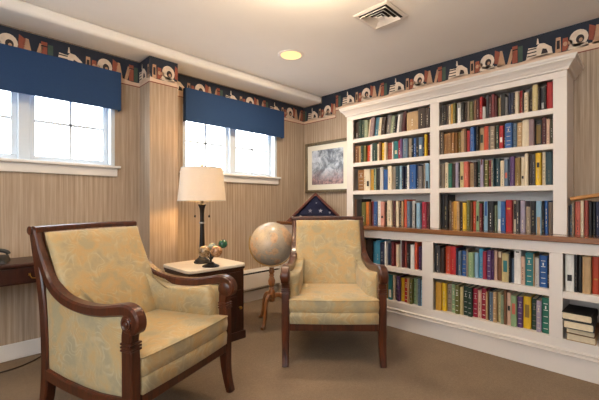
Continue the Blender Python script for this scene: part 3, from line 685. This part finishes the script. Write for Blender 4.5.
# ---------------------------------------------------------------- armchairs
def armchair(label):
    t = thing('armchair', label, 'armchair', group=None)
    W, F = M['mahogany'], M['damask']
    xo = lambda y: 0.355-0.045*((y+0.32)/0.68)
    for s in (-1, 1):
        rib = spline([(.400,.962,.017),(.382,.90,.021),(.352,.83,.023),(.308,.755,.024),(.252,.69,.025),(.175,.647,.025),(.08,.624,.024),(-.03,.617,.024),(-.14,.624,.024),(-.24,.642,.025),(-.30,.651,.026),(-.345,.641,.026),(-.366,.612,.024),(-.362,.582,.02),(-.343,.567,.014)], 4)
        wr = [.0275-.0095*min(1, max(0, (z-.70)/.2)) for y, z, h in rib]
        m = MB(); m.ribbon([(s*(xo(min(y, .33))-q_), y, z) for (y, z, h), q_ in zip(rib, wr)], wr, [h for *_, h in rib], .35)
        arm = smooth_by_angle(m.build('arm', W, t), .6)
        x0 = s*(xo(-.325)-.0275)
        m = MB(); m.lathe([(0,-.03),(.034,-.03),(.04,-.026),(.04,.026),(.034,.03),(0,.03)], (x0, -.328, .600), 28, 'x'); smooth_by_angle(m.build('scroll', W, arm), .6)
        m = MB(); xe = x0+s*.030; sg = s
        m.lathe([(0,0),(.026,0),(.026,.004*sg),(.021,.006*sg),(.017,.003*sg),(.012,.003*sg),(.012,.007*sg),(.006,.010*sg),(0,.010*sg)], (xe, -.328, .600), 24, 'x'); smooth_by_angle(m.build('rosette', W, arm), .6)
        # front leg with a carved ring below the scroll
        path = spline([(-.322,.575,.030),(-.316,.545,.028),(-.315,.51,.026),(-.318,.47,.029),(-.320,.40,.030),(-.320,.30,.030),(-.320,.235,.029),(-.325,.15,.024),(-.338,.07,.020),(-.358,.0,.019)], 4)
        m = MB(); m.ribbon([(x0, y, z) for y, z, h in path], [.0265 if z > .2 else .0265-.006*(1-z/.2) for y, z, h in path], [h for *_, h in path], .25)
        leg = smooth_by_angle(m.build('front_leg', W, t), .6)
        m = MB()
        for z in (.488, .502, .516): m.box(x0-.030, x0+.030, -.350, -.287, z-.005, z+.004)
        m.build('carved_ring', W, leg, bevel=.003)
        path = spline([(.408,.958,.018),(.384,.86,.022),(.352,.74,.024),(.324,.60,.025),(.308,.45,.026),(.303,.33,.027),(.305,.23,.027),(.322,.11,.022),(.362,.0,.019)], 4)
        xr = lambda y: s*(xo(y)-.0275)
        m = MB(); m.ribbon([(s*(xo(.32)-.0275)-s*0.0005, y, z) for y, z, h in path], .0272, [h for *_, h in path], .25)
        smooth_by_angle(m.build('rear_leg', W, t), .6)
        path = spline([(.305,.255,.03),(.15,.238,.028),(0,.234,.027),(-.15,.238,.028),(-.315,.255,.032)], 4)
        m = MB(); m.ribbon([(s*(xo(y)-.0275), y, z) for y, z, h in path], .0255, [h for *_, h in path], .25)
        smooth_by_angle(m.build('side_rail', W, t), .6)
        # upholstered side: flat outer face, plump inner face
        out = [(.300,.27),(.306,.40),(.312,.55),(.322,.68),(.296,.725),(.240,.672),(.17,.630),(.08,.607),(-.03,.600),(-.14,.607),(-.24,.624),(-.287,.612),(-.290,.55),(-.292,.40),(-.293,.275),(-.15,.256),(0,.252),(.15,.256)]
        dense = []
        for i in range(len(out)):
            a, b = out[i], out[(i+1) % len(out)]; dense += [a, ((a[0]+b[0])/2, (a[1]+b[1])/2)]
        m = MB(); m.pillow(dense, lambda u, v, d: (s*(xo(u)-.030-d), u, v), .018, .030)
        m.build('side_panel', F, t, smooth=True)
        pad = [(.285,.40),(.305,.66),(.280,.715),(.228,.665),(.165,.626),(.08,.604),(-.03,.597),(-.14,.603),(-.225,.612),(-.262,.60),(-.278,.57),(-.282,.45),(-.280,.40)]
        dense = []
        for i in range(len(pad)):
            a, b = pad[i], pad[(i+1) % len(pad)]; dense += [a, ((a[0]+b[0])/2, (a[1]+b[1])/2)]
        m = MB(); m.pillow(dense, lambda u, v, d: (s*(xo(u)-.055-d), u, v), .0, .060, ((1.0,0.0),(1.0,0.35),(0.985,0.65),(0.95,0.86),(0.86,0.97),(0.5,1.0)))
        m.build('arm_pad', F, t, smooth=True)
    # crest rail rolled backwards, with round ends
    m = MB(); sec = [(-.020,-.022),(-.024,.000),(-.018,.014),(.0,.020),(.022,.019),(.040,.006),(.042,-.012),(.030,-.024),(.012,-.022)]
    n = len(sec); vs = []; fs = []; XS = (-.306,-.27,-.15,0,.15,.27,.306)
    for x in XS: vs += [(x, .394+a*.85, .966+b*.75+.005*(1-(x/.306)**2)) for a, b in sec]
    for i in range(len(XS)-1):
        for k in range(n): fs.append((i*n+k, i*n+(k+1)%n, (i+1)*n+(k+1)%n, (i+1)*n+k))
    fs += [tuple(range(n)), tuple((len(XS)-1)*n+k for k in range(n))]
    m.add(vs, fs); crest = smooth_by_angle(m.build('crest_rail', W, t), .7)
    for s in (-1, 1):
        m = MB(); m.lathe([(0,0),(.015,0),(.022,.003*s),(.022,.009*s),(.016,.012*s),(.008,.011*s),(0,.013*s)], (s*.3055, .416, .960), 20, 'x'); smooth_by_angle(m.build('scroll_end', W, crest), .7)
    m = MB().box(-.30, .30, -.346, -.296, .236, .288); m.build('front_apron', W, t, bevel=.004)
    m = MB().box(-.255, .255, .29, .322, .236, .30); m.build('rear_apron', W, t, bevel=.004)
    # back: sprung front face and plain rear face
    ctr = spline([(.105,.30),(.125,.42),(.172,.56),(.236,.70),(.298,.83),(.350,.948)], 6)
    acc = [0]
    for a, b in zip(ctr, ctr[1:]): acc.append(acc[-1]+math.dist(a, b))
    S = acc[-1]
    def bk(u, v, d):
        v = min(max(v, 0), S); i = max(j for j in range(len(acc)-1) if acc[j] <= v+1e-9); f = (v-acc[i])/(acc[i+1]-acc[i])
        y = ctr[i][0]+(ctr[i+1][0]-ctr[i][0])*f; z = ctr[i][1]+(ctr[i+1][1]-ctr[i][1])*f
        dy, dz = ctr[i+1][0]-ctr[i][0], ctr[i+1][1]-ctr[i][1]; L = math.hypot(dy, dz)
        return (u, y-dz/L*d, z+dy/L*d)
    hw = .274; out = []
    for k in range(14): out.append((-hw+2*hw*k/13, 0))
    for k in range(1, 16): out.append((hw, S*k/16))
    for k in range(14): out.append((hw-2*hw*k/13, S))
    for k in range(1, 16): out.append((-hw, S*(1-k/16)))
    m = MB(); m.pillow(out, bk, .03, .030, ((1.0,0.0),(0.995,0.4),(0.975,0.72),(0.93,0.9),(0.8,0.97),(0.4,1.0))); m.build('backrest', F, t, smooth=True)
    m = MB(); m.pillow([(-.262,.27),(0,.27),(.262,.27),(.262,.5),(.262,.7),(.262,.935),(0,.935),(-.262,.935),(-.262,.7),(-.262,.5)], lambda u, v, d: (u, .318+.085*max(0,(v-.45)/.48)**1.2+d, v), .02, .012); m.build('back_panel', F, t, smooth=True)
    # seat
    def plate(z0, z1, yf, crown, rings):
        o2 = []
        for k in range(13): o2.append((-.298+.596*k/12, yf-.010*(1-((k-6)/6)**2)))
        for k in range(1, 8): o2.append((.298-.04*k/8, yf+(.125-yf)*k/8))
        for k in range(13): o2.append((.258-.516*k/12, .125))
        for k in range(1, 8): o2.append((-.258-.04*k/8, .125+(yf-.125)*k/8))
        return o2
    o2 = plate(.285, .36, -.352, 0, 0); n = len(o2); vs = []; fs = []
    lv = [(.285,.985,0),(.288,1.0,0),(.34,1.008,0),(.358,1.0,0),(.363,.985,0)]
    for z, k, c in lv: vs += [(x*k, (y+.1)*k-.1, z) for x, y in o2]
    for i in range(len(lv)-1):
        for k in range(n): fs.append((i*n+k, i*n+(k+1)%n, (i+1)*n+(k+1)%n, (i+1)*n+k))
    fs += [tuple(reversed(range(n))), tuple((len(lv)-1)*n+k for k in range(n))]
    MB().add(vs, fs).build('seat_deck', F, t, smooth=True)
    vs = []; fs = []
    lv = [(.362,.985,0),(.366,1.0,0),(.40,1.016,0),(.438,1.008,0),(.447,.995,0),(.453,.94,.2),(.457,.8,.5),(.461,.5,.9),(.462,.2,1)]
    for z, k, c in lv: vs += [(x*k, (y+.1)*k-.1, z) for x, y in o2]
    for i in range(len(lv)-1):
        for k in range(n): fs.append((i*n+k, i*n+(k+1)%n, (i+1)*n+(k+1)%n, (i+1)*n+k))
    fs += [tuple(reversed(range(n))), tuple((len(lv)-1)*n+k for k in range(n))]
    seat = MB().add(vs, fs).build('seat_cushion', F, t, smooth=True)
    MB().tube([(x*1.006, (y+.1)*1.006-.1, .445) for x, y in o2], .0045, 8, True).build('piping', F, seat, smooth=True)
    return t
a1 = armchair('gold patterned armchair with scrolled mahogany arms beside the dark writing desk')
a2 = copy_tree(a1); a2['label'] = 'gold patterned armchair with scrolled mahogany arms beside the floor globe, facing out'
for a in (a1, a2): a['group'] = 'matching mahogany armchairs'
a1.location = (0.732, 1.952, 0); a1.rotation_euler = (0, 0, 0.366)
a2.location = (2.086, 1.747, 0); a2.rotation_euler = (0, 0, -PI/4-0.02)

# ---------------------------------------------------------------- side table, lamp, ornament
st = thing('side_table', 'dark wood side table with a cream stone top under the table lamp', 'table', (1.468, 2.555, 0))
sx, sy = .240, .205
MB().box(-sx, sx, -sy, sy, .06, .575).build('body', M['darkwood'], st, bevel=.006)
MB().box(-sx-.012, sx+.012, -sy-.012, sy+.012, 0, .065).build('plinth', M['darkwood'], st, bevel=.006)
MB().box(-sx-.006, sx+.006, -sy-.006, sy+.006, .565, .586).build('top_moulding', M['darkwood'], st, bevel=.006)
d = MB().box(-sx+.03, sx-.03, -sy-.008, -sy+.002, .10, .40).build('door', M['darkwood'], st, bevel=.004)
MB().box(-sx+.075, sx-.075, -sy-.013, -sy-.006, .145, .355).build('raised_panel', M['darkwood'], d, bevel=.005)
MB().lathe([(0,-.026),(.011,-.026),(.013,-.018),(.006,-.010),(.006,0),(0,0)], (sx-.05, -sy-.007, .26), 16, 'y').build('knob', M['brass'], d, smooth=True)
d = MB().box(-sx+.03, sx-.03, -sy-.008, -sy+.002, .42, .55).build('drawer', M['darkwood'], st, bevel=.004)
MB().lathe([(0,-.026),(.011,-.026),(.013,-.018),(.006,-.010),(.006,0),(0,0)], (0, -sy-.007, .485), 16, 'y').build('knob', M['brass'], d, smooth=True)
o2 = []
hx, hy, rc = .258, .226, .05
for cx, cy, a0 in ((hx-rc, hy-rc, 0), (-hx+rc, hy-rc, 1), (-hx+rc, -hy+rc, 2), (hx-rc, -hy+rc, 3)):
    for k in range(7): a = (a0+k/6)*PI/2; o2.append((cx+rc*math.cos(a), cy+rc*math.sin(a)))
n = len(o2); m = MB(); m.add([(x,y,z) for z in (.5865,.610) for x,y in o2], [tuple(range(n)), tuple(n+k for k in range(n))]+[(k,(k+1)%n,n+(k+1)%n,n+k) for k in range(n)])
m.build('stone_top', M['stone'], st, bevel=.005, seg=3)

lp = thing('table_lamp', 'dark metal table lamp with white drum shade on the side table', 'lamp', (1.47, 2.60, .6105))
smooth_by_angle(MB().lathe([(0,0),(.064,0),(.066,.006),(.064,.014),(.058,.018),(.055,.026),(.044,.032),(.034,.040),(.026,.046),(0,.046)]).build('base', M['black_metal'], lp), .6)
smooth_by_angle(MB().lathe([(0,.045),(.026,.045),(.024,.07),(.022,.14),(.019,.22),(.017,.30),(.0165,.322),(0,.322)], seg=12).build('lower_stem', M['black_metal'], lp), .6)
smooth_by_angle(MB().lathe([(0,.320),(.022,.320),(.024,.326),(.022,.334),(0,.334)]).build('steel_collar', M['steel'], lp), .6)['label'] = 'pale steel collar'
smooth_by_angle(MB().lathe([(0,.333),(.017,.333),(.016,.36),(.0165,.40),(.020,.44),(.027,.462),(.033,.472),(.033,.478),(.026,.482),(.012,.486),(.011,.52),(0,.52)], seg=12).build('upper_stem', M['black_metal'], lp), .6)
m = MB(); R0, R1, ZA, ZB = .192, .166, .506, .776
m.lathe([(R0,ZA),(R1,ZB),(R1-.002,ZB),(R0-.002,ZA),(R0,ZA)], seg=56); sh = smooth_by_angle(m.build('lamp_shade', M['shade'], lp), .6)
m = MB(); m.tube([(R0*math.cos(a), R0*math.sin(a), ZA+.002) for a in [2*PI*k/56 for k in range(56)]], .0025, 6, True); m.tube([(R1*math.cos(a), R1*math.sin(a), ZB-.002) for a in [2*PI*k/56 for k in range(56)]], .0025, 6, True)
for k in range(3): a = 2*PI*k/3+.3; m.tube([(0,0,ZB-.012),(R1*math.cos(a),R1*math.sin(a),ZB-.004)], .002, 6)
m.build('shade_ring', M['steel'], sh)
MB().tube([(0,0,.50),(0,0,.79)], .004, 8).build('shade_rod', M['steel'], lp)
smooth_by_angle(MB().lathe([(0,.785),(.006,.787),(.011,.797),(.009,.806),(.004,.812),(.006,.820),(.003,.832),(0,.834)], seg=16).build('finial', M['steel'], lp), .6)
MB().lathe([(0,.555),(.013,.558),(.022,.585),(.027,.615),(.020,.640),(0,.650)], (0.035,0,0), 18).build('bulb', M['bulb'], lp, smooth=True)
MB().lathe([(0,.555),(.013,.558),(.022,.585),(.027,.615),(.020,.640),(0,.650)], (-0.035,0,0), 18).build('bulb', M['bulb'], lp, smooth=True)
for s in (-1, 1):
    q = s*.058*math.sqrt(.5)
    c = MB().tube([(q*.3, -q*.3, .545),(q, -q, .535),(q, -q, .39)], .0011, 6).build('pull_chain', M['black_metal'], lp)
    MB().lathe([(0,-.012),(.006,-.010),(.0075,0),(.005,.008),(0,.012)], (q, -q, .382), 14).build('pull_knob', M['black_metal'], c, smooth=True)

og = thing('ornament', 'small ornament of mottled stone balls on a dark round foot before the table lamp', 'ornament', (1.432, 2.400, .6105))
smooth_by_angle(MB().lathe([(0,0),(.064,0),(.066,.005),(.058,.011),(.040,.018),(.026,.026),(.020,.034),(0,.036)]).build('foot', M['black_metal'], og), .6)
MB().tube([(0,0,.03),(0,0,.11)], .008, 10).build('stem', M['black_metal'], og, smooth=True)
q = math.sqrt(.5)
for lat, dp, z, r, mat in ((-.050, -.01, .116, .045, ('brown_agate_ball', rgb(88,66,40), rgb(176,146,106))), (.046, -.012, .118, .045, ('tan_jasper_ball', rgb(122,78,44), rgb(206,156,112))),
                           (-.004, .06, .142, .034, ('grey_jade_ball', rgb(104,116,104), rgb(172,178,164))), (.084, .045, .168, .036, ('green_malachite_ball', rgb(20,58,44), rgb(50,108,80)))):
    px, py = (lat+dp)*q, (dp-lat)*q
    b = MB().lathe([(r*math.sin(PI*k/16), -r*math.cos(PI*k/16)) for k in range(17)], (0,0,0), 28).build('ball', stone_ball(*mat), og, smooth=True, loc=(px,py,z))
    b['label'] = mat[0].replace('_', ' ')
    MB().tube([(-px*.9,-py*.9,.055-z),(-px*.4,-py*.4,-.02)], .0045, 8).build('arm', M['black_metal'], b)

# ---------------------------------------------------------------- floor globe
gl = thing('floor_globe', 'antique coloured floor globe on a turned wooden tripod stand by the window wall', 'globe', (2.092, 2.452, 0))
MB().lathe([(.196*math.sin(PI*k/24), -.196*math.cos(PI*k/24)) for k in range(25)], (0,0,0), 48).build('globe_ball', M['globe'], gl, smooth=True, loc=(0,0,.728))
m = MB(); R = .206; pts = []
for k in range(29):
    a = math.radians(-200+k*220/28); pts.append((R*math.cos(a)*q, -R*math.cos(a)*q, 0.728+R*math.sin(a)))
for k in range(28):
    a, b = Vector(pts[k]), Vector(pts[k+1]); c0 = Vector((0,0,.728)); ra = (a-c0).normalized()*.004; rb = (b-c0).normalized()*.004; n_ = Vector((q,q,0))*.008
    m.add([a-ra-n_, a+ra-n_, a+ra+n_, a-ra+n_, b-rb-n_, b+rb-n_, b+rb+n_, b-rb+n_], [(0,1,5,4),(1,2,6,5),(2,3,7,6),(3,0,4,7)] + ([(0,1,2,3)] if k == 0 else []) + ([(4,5,6,7)] if k == 27 else []))
m.build('meridian_arc', M['brass'], gl)
smooth_by_angle(MB().lathe([(0,.20),(.020,.20),(.030,.21),(.030,.225),(.022,.235),(.032,.25),(.036,.275),(.028,.30),(.018,.315),(.026,.325),(.018,.335),(.030,.36),(.033,.39),(.022,.42),(.017,.43),(.025,.44),(.018,.45),(.027,.475),(.02,.50),(.024,.51),(0,.511)]).build('turned_post', M['globewood'], gl), .5)
for k in range(3):
    a = math.radians((200, 262, 20)[k]) if False else math.radians(205+120*k)
    prof = spline([(.015,.245,.020),(.06,.26,.020),(.10,.235,.018),(.125,.17,.016),(.14,.09,.014),(.165,.03,.015),(.20,.014,.013)], 5)
    m = MB(); m.ribbon([(0, r, z) for r, z, h in prof], .013, [h for *_, h in prof], .4)
    o = smooth_by_angle(m.build('leg', M['globewood'], gl), .6); o.rotation_euler = (0, 0, a-PI/2)

# ---------------------------------------------------------------- desk, telephone, cord
dk = thing('writing_desk', 'dark mahogany writing desk with brass pulls against the window wall', 'desk', (0.05, 2.98, 0))
MB().box(-.62, .52, -.185, .165, .695, .718).build('desktop', M['darkwood'], dk, bevel=.006, seg=3)
MB().box(-.60, .50, -.165, .15, .585, .695).build('apron', M['darkwood'], dk, bevel=.003)
for cx in (-.32, .24):
    d = MB().box(cx-.25, cx+.25, -.172, -.160, .598, .688).build('drawer', M['darkwood'], dk, bevel=.003)
    for hx_ in ((cx+.115,) if cx > 0 else (cx-.09,)):
        m = MB(); m.box(hx_-.045, hx_-.033, -.178, -.172, .636, .652).box(hx_+.033, hx_+.045, -.178, -.172, .636, .652)
        m.tube([(hx_-.039,-.178,.644),(hx_-.039,-.193,.640),(hx_-.030,-.196,.624),(hx_,-.198,.618),(hx_+.030,-.196,.624),(hx_+.039,-.193,.640),(hx_+.039,-.178,.644)], .0035, 8)
        m.build('pull', M['brass'], d)
for x in (-.57, .47):
    for y in (-.135, .12):
        m = MB(); m.add([(x+a*k, y+b*k, z) for z, k in ((0,.014),(.585,.022)) for a, b in ((-1,-1),(1,-1),(1,1),(-1,1))], [(0,1,2,3),(4,5,6,7),(0,1,5,4),(1,2,6,5),(2,3,7,6),(3,0,4,7)])
        m.build('leg', M['darkwood'], dk, bevel=.003)
ph = thing('telephone', 'black telephone with curved handset on the dark writing desk', 'telephone', (0.185, 2.935, .7185), -.25)
m = MB(); m.add([(-.09,-.08,0),(.09,-.08,0),(.09,.08,0),(-.09,.08,0),(-.08,-.07,.022),(.08,-.07,.022),(.08,.07,.045),(-.08,.07,.045)], [(0,1,2,3),(4,5,6,7),(0,1,5,4),(1,2,6,5),(2,3,7,6),(3,0,4,7)])
m.build('phone_base', M['black'], ph, bevel=.004)
m = MB(); m.tube(spline([(-.085,.035,.050),(-.075,.035,.066),(-.035,.035,.078),(.035,.035,.078),(.075,.035,.066),(.085,.035,.050)], 4), .013, 10)
m.build('handset', M['black'], ph, smooth=True)
tag(MB().tube(spline([(-.62,3.04,.006),(-.2,2.94,.006),(.08,2.95,.006),(.235,2.966,.006),(.337,2.985,.006),(.44,3.05,.006),(.49,3.12,.006)], 6), .005, 8).build('power_cord', M['cord'], smooth=True),
    'thin dark cord lying on the carpet under the writing desk', 'cord')

# ---------------------------------------------------------------- valances, heater, picture, flag case
for x0, x1, z0, z1, lab in ((-.24, 1.016, 1.868, 2.183, 'blue fabric box valance over the window above the writing desk'), (1.588, 2.853, 1.880, 2.198, 'blue fabric box valance over the window behind the table lamp')):
    v = MB(); v.box(x0, x1, 3.11, 3.122, z0, z1).box(x0, x0+.012, 3.122, WY-.004, z0, z1).box(x1-.012, x1, 3.122, WY-.004, z0, z1).box(x0+.012, x1-.012, 3.122, WY-.004, z1-.012, z1)
    tag(v.build('valance', M['valance'], bevel=.004), lab, 'valance', 'blue window valances')
ht = thing('baseboard_heater', 'long white baseboard heater with a dark slot along the window wall', 'heater', (2.1, 3.13, .125))
hl, hr = -.655, .665
MB().box(hl, hr, .028, .036, 0, .235).build('back_plate', M['white'], ht)
MB().box(hl, hr, -.03, .028, .222, .235).build('top_cover', M['white'], ht, bevel=.003)
MB().box(hl, hr, -.038, -.030, .035, .192).build('front_panel', M['white'], ht, bevel=.003)
m = MB().add([(x, y, z) for x in (hl, hr) for y, z in ((-.03,.235),(-.038,.212),(-.036,.210),(-.028,.230))], [(0,1,2,3),(4,5,6,7),(0,1,5,4),(1,2,6,5),(2,3,7,6),(3,0,4,7)]); m.build('damper', M['white'], ht)
MB().box(hl, hr, -.02, .027, .03, .20).build('fin_element', M['slot'], ht)['label'] = 'fins inside the slot, coloured dark for its shade'
for x in (hl-.012, hr): MB().box(x, x+.012, -.04, .036, 0, .238).build('end_cap', M['white'], ht, bevel=.003)

pc = thing('framed_picture', 'framed misty landscape print with a wide cream mat beside the bookcase', 'picture', (3.243, 2.76, 1.538))
pw, phh = .357, .311
m = MB(); fw = .036
m.box(-.028,.004,-pw,pw,phh-fw,phh).box(-.028,.004,-pw,pw,-phh,-phh+fw).box(-.028,.004,-pw,-pw+fw,-phh+fw,phh-fw).box(-.028,.004,pw-fw,pw,-phh+fw,phh-fw)
m.build('frame', M['frame'], pc, bevel=.006, seg=3)
MB().box(-.012,.0,-pw+fw,pw-fw,-phh+fw,phh-fw).build('mat', M['mat'], pc)
MB().box(-.014,-.012,-pw+.11,pw-.11,-phh+.10,phh-.10).build('print', M['art'], pc)

fc = thing('flag_case', 'triangular wooden case with a folded navy starred flag on the counter', 'flag case', (3.004, 2.738, .886), math.radians(-45-10))
hw, hh, dp = .345, .334, .034
tri = [(-hw,0),(hw,0),(0,hh)]
def inset(k):
    L1 = math.hypot(hw, hh); r = hw*2*hh/(2*hw+2*L1); f = 1-k/r; return [(x*f, r+(z-r)*f) for x, z in tri]
m = MB(); a, b = tri, inset(.022)
for i in range(3):
    j = (i+1) % 3
    m.add([(a[i][0],-dp,a[i][1]),(a[j][0],-dp,a[j][1]),(b[j][0],-dp,b[j][1]),(b[i][0],-dp,b[i][1]),(a[i][0],dp,a[i][1]),(a[j][0],dp,a[j][1]),(b[j][0],dp,b[j][1]),(b[i][0],dp,b[i][1])], [(0,1,2,3),(4,5,6,7),(0,1,5,4),(3,2,6,7)])
m.build('case_frame', M['casewood'], fc, bevel=.003)
b = inset(.020)
MB().add([(x,dp-.006,z) for x,z in b]+[(x,dp-.001,z) for x,z in b], [(0,1,2),(3,4,5),(0,1,4,3),(1,2,5,4),(2,0,3,5)]).build('back_board', M['casewood'], fc)
b2 = inset(.024); cz = sum(z for _, z in b2)/3
vs = [(x,dp-.007,z) for x,z in b2]+[(x,-dp+.028,z) for x,z in b2]+[(x*.86,-dp+.014,cz+(z-cz)*.86) for x,z in b2]
fl = MB().add(vs, [(0,1,2),(6,7,8)]+[(i,(i+1)%3,3+(i+1)%3,3+i) for i in range(3)]+[(3+i,3+(i+1)%3,6+(i+1)%3,6+i) for i in range(3)]).build('folded_flag', M['navycloth'], fc, bevel=.006, seg=3)
def star(cx, cz_, r):
    m = MB(); p = []
    for k in range(10): a = PI/2+k*PI/5; rr = r if k % 2 == 0 else r*.42; p.append((cx+rr*math.cos(a), cz_+rr*math.sin(a)))
    y0, y1 = -dp+.0138, -dp+.0125
    m.quad(*[(x,y1,z) for x,z in p])
    for k in range(10): a, b = p[k], p[(k+1)%10]; m.quad((a[0],y1,a[1]),(b[0],y1,b[1]),(b[0],y0,b[1]),(a[0],y0,a[1]))
    return m
for cx, cz_, r in ((-.062,.125,.026),(.058,.125,.026),(.01,.215,.012),(.165,.105,.017),(-.175,.06,.017),(-.02,.05,.020),(.10,.045,.018)):
    star(cx, cz_, r).build('star', M['starwhite'], fl)
gm = inset(.021)
MB().add([(x,-dp+.006,z) for x,z in gm]+[(x,-dp+.004,z) for x,z in gm], [(0,1,2),(3,4,5)]).build('glass_front', M['glass'], fc)

# the gold-brown book slanting across the loose books on the counter
o = book('book', .024, .17, .25, 'gold'); o.data.materials[0] = M['goldbrown']
Rm = Matrix.Rotation(-.17, 3, 'X') @ Matrix(((1,0,0),(0,0,-1),(0,1,0)))
o.rotation_euler = Rm.to_euler(); o.location = (2.975, .385, 1.1275)
tag(o, 'gold-brown leather book slanting across the tops of the loose counter books', 'book', 'loose books on the counter beyond the tall bookcase')

# ---------------------------------------------------------------- ceiling fittings
def downlight(x, y, lab):
    t = thing('downlight', lab, 'ceiling light', (x, y, CEIL))
    smooth_by_angle(MB().lathe([(.088,-.001),(.092,-.006),(.110,-.006),(.116,-.001),(.116,.0)], seg=40).build('trim_ring', M['white'], t), .5)
    MB().lathe([(0,-.003),(.089,-.003),(.089,-.001),(0,-.001)], seg=40).build('lens', M['lamp_lens'], t)
    return t
spots = [(2.144, 2.25), (0.2, 1.75), (2.1, 0.2), (0.2, 0.0), (-1.4, 1.2), (2.1, -1.5), (0.2, -1.6), (-1.4, -0.8)]  # first is the visible lamp; the others are added unseen to brighten the room
for i, (x, y) in enumerate(spots):
    downlight(x, y, 'round glowing recessed ceiling light near the corner of the room' if i == 0 else 'added unseen recessed light brightening the near part of the room')['group'] = 'recessed ceiling lights'
cl = thing('ceiling_lamp', 'frosted glass bowl lamp hanging under the ceiling near the middle of the room', 'ceiling light', (1.25, 1.2, CEIL))
smooth_by_angle(MB().lathe([(0,-.002),(.07,-.002),(.072,-.012),(.05,-.022),(.012,-.03),(.008,-.21),(.016,-.22),(0,-.232)], seg=32).build('stem', M['brass'], cl), .5)
MB().lathe([(.165,-.125),(.158,-.145),(.13,-.18),(.085,-.20),(.02,-.21),(.02,-.207),(.085,-.197),(.128,-.177),(.155,-.143),(.162,-.125),(.165,-.125)], seg=40).build('glass_bowl', M['shade'], cl, smooth=True)
vt = thing('ceiling_vent', 'square stepped metal air vent set in the ceiling', 'vent', (2.135, 1.335, CEIL))
h0 = .137
def sq_ring(a, za, b, zb, th=.003):
    m = MB()
    for k in range(4):
        c, s_ = (1,0,-1,0)[k], (0,1,0,-1)[k]
        def p(r, t_, z): return (c*r-s_*t_*r, s_*r+c*t_*r, z)
        m.add([p(a,-1,za),p(a,1,za),p(b,1,zb),p(b,-1,zb),p(a,-1,za+th),p(a,1,za+th),p(b,1,zb+th),p(b,-1,zb+th)], [(0,1,2,3),(4,5,6,7),(0,1,5,4),(3,2,6,7)])
    return m
sq_ring(h0, -.005, h0-.024, -.010).build('outer_frame', M['white'], vt)
MB().box(-h0+.01, h0-.01, -h0+.01, h0-.01, -.0015, -.0005).build('duct_shade_sheet', M['slot'], vt)  # flat dark sheet painting the shade of the duct opening
for k in range(3): sq_ring(.102-.030*k, -.022+.002*k, .084-.030*k, -.006+.001*k).build('louvre', M['white'], vt)
MB().box(-.022,.022,-.022,.022,-.020,-.016).build('centre_plate', M['white'], vt)

# ---------------------------------------------------------------- bare trees outside
def tree(x, y, h, seed, lab):
    rnd = random.Random(seed); m = MB()
    def grow(p, d, L, r, lev):
        e = p + d*L; mid = p+d*L*.5+Vector((rnd.uniform(-1,1),rnd.uniform(-1,1),0))*L*.06
        m.tube([p, mid, e], [r, r*.85, r*.68], 5)
        if lev == 0: return
        for k in range(rnd.choice((3,3,4))):
            nd = (d + Vector((rnd.uniform(-1,1), rnd.uniform(-1,1), rnd.uniform(-.25,.6)))*.75).normalized()
            grow(p+d*L*rnd.uniform(.6,1), nd, L*rnd.uniform(.6,.8), r*.6, lev-1)
    grow(Vector((0,0,0)), Vector((0,0,1)), h*.32, h*.018, 5)
    o = m.build('bare_tree', M['bark'], loc=(x, y, -.6)); tag(o, lab, 'tree', 'bare trees outdoors')
tree(2.6, 12.6, 4.0, 3, 'bare twiggy tree standing outdoors beyond the window over the desk'); tree(9.5, 14.5, 3.9, 9, 'low bare tree standing outdoors beyond the window behind the lamp')

# ---------------------------------------------------------------- light
wd = bpy.data.worlds.new('overcast_sky'); bpy.context.scene.world = wd; wd.use_nodes = True
bg = wd.node_tree.nodes['Background']; bg.inputs[0].default_value = (0.86, 0.94, 1.0, 1); bg.inputs[1].default_value = SKY
def portal(x, y, z, sx_, sy_, rot):
    l = bpy.data.lights.new('sky_portal', 'AREA'); l.shape = 'RECTANGLE'; l.size = sx_; l.size_y = sy_; l.cycles.is_portal = True
    o = bpy.data.objects.new('sky_portal', l); C.objects.link(o); o.location = (x, y, z); o.rotation_euler = rot
for a, b in (W1, W2): portal((a+b)/2, WY+T+.01, (WZ0+WZ1)/2, b-a, WZ1-WZ0, (-PI/2, 0, 0))
portal(X0-T-.01, (LW[0]+LW[1])/2, (LW[2]+LW[3])/2, LW[1]-LW[0], LW[3]-LW[2], (0, -PI/2, 0))
def lamp(name, typ, loc, power, col, **kw):
    l = bpy.data.lights.new(name, typ); l.energy = power; l.color = col
    for k, v in kw.items(): setattr(l, k, v)
    o = bpy.data.objects.new(name, l); C.objects.link(o); o.location = loc; return o
for i, (x, y) in enumerate(spots):
    lamp('downlight_beam', 'AREA', (x, y, CEIL-.012), (CAN0, CAN*3.2, CAN*1.3, CAN*2, CAN, CAN, CAN, CAN)[i], lin((1.0, .91, .78)), shape='DISK', size=.17)

for k in range(3): lamp('bowl_bulb', 'POINT', (1.25+.07*math.cos(2.1*k), 1.2+.07*math.sin(2.1*k), CEIL-.135), BOWL/3, lin((1.0, .89, .75)), shadow_soft_size=.03)

# ---------------------------------------------------------------- camera
cd = bpy.data.cameras.new('camera'); cam = bpy.data.objects.new('camera', cd); C.objects.link(cam); bpy.context.scene.camera = cam
cd.sensor_width = 36; cd.lens = 351/599*36; cd.shift_y = 3/599; cd.clip_start = .02
cam.location = (0, 0, 1.10); cam.rotation_euler = (PI/2, 0, -PI/4)
vs_ = bpy.context.scene.view_settings
bpy.context.scene.display_settings.display_device = 'sRGB'
vs_.view_transform = 'Standard'; vs_.look = 'None'; vs_.gamma = 1; vs_.use_curve_mapping = False; vs_.exposure = EXPO
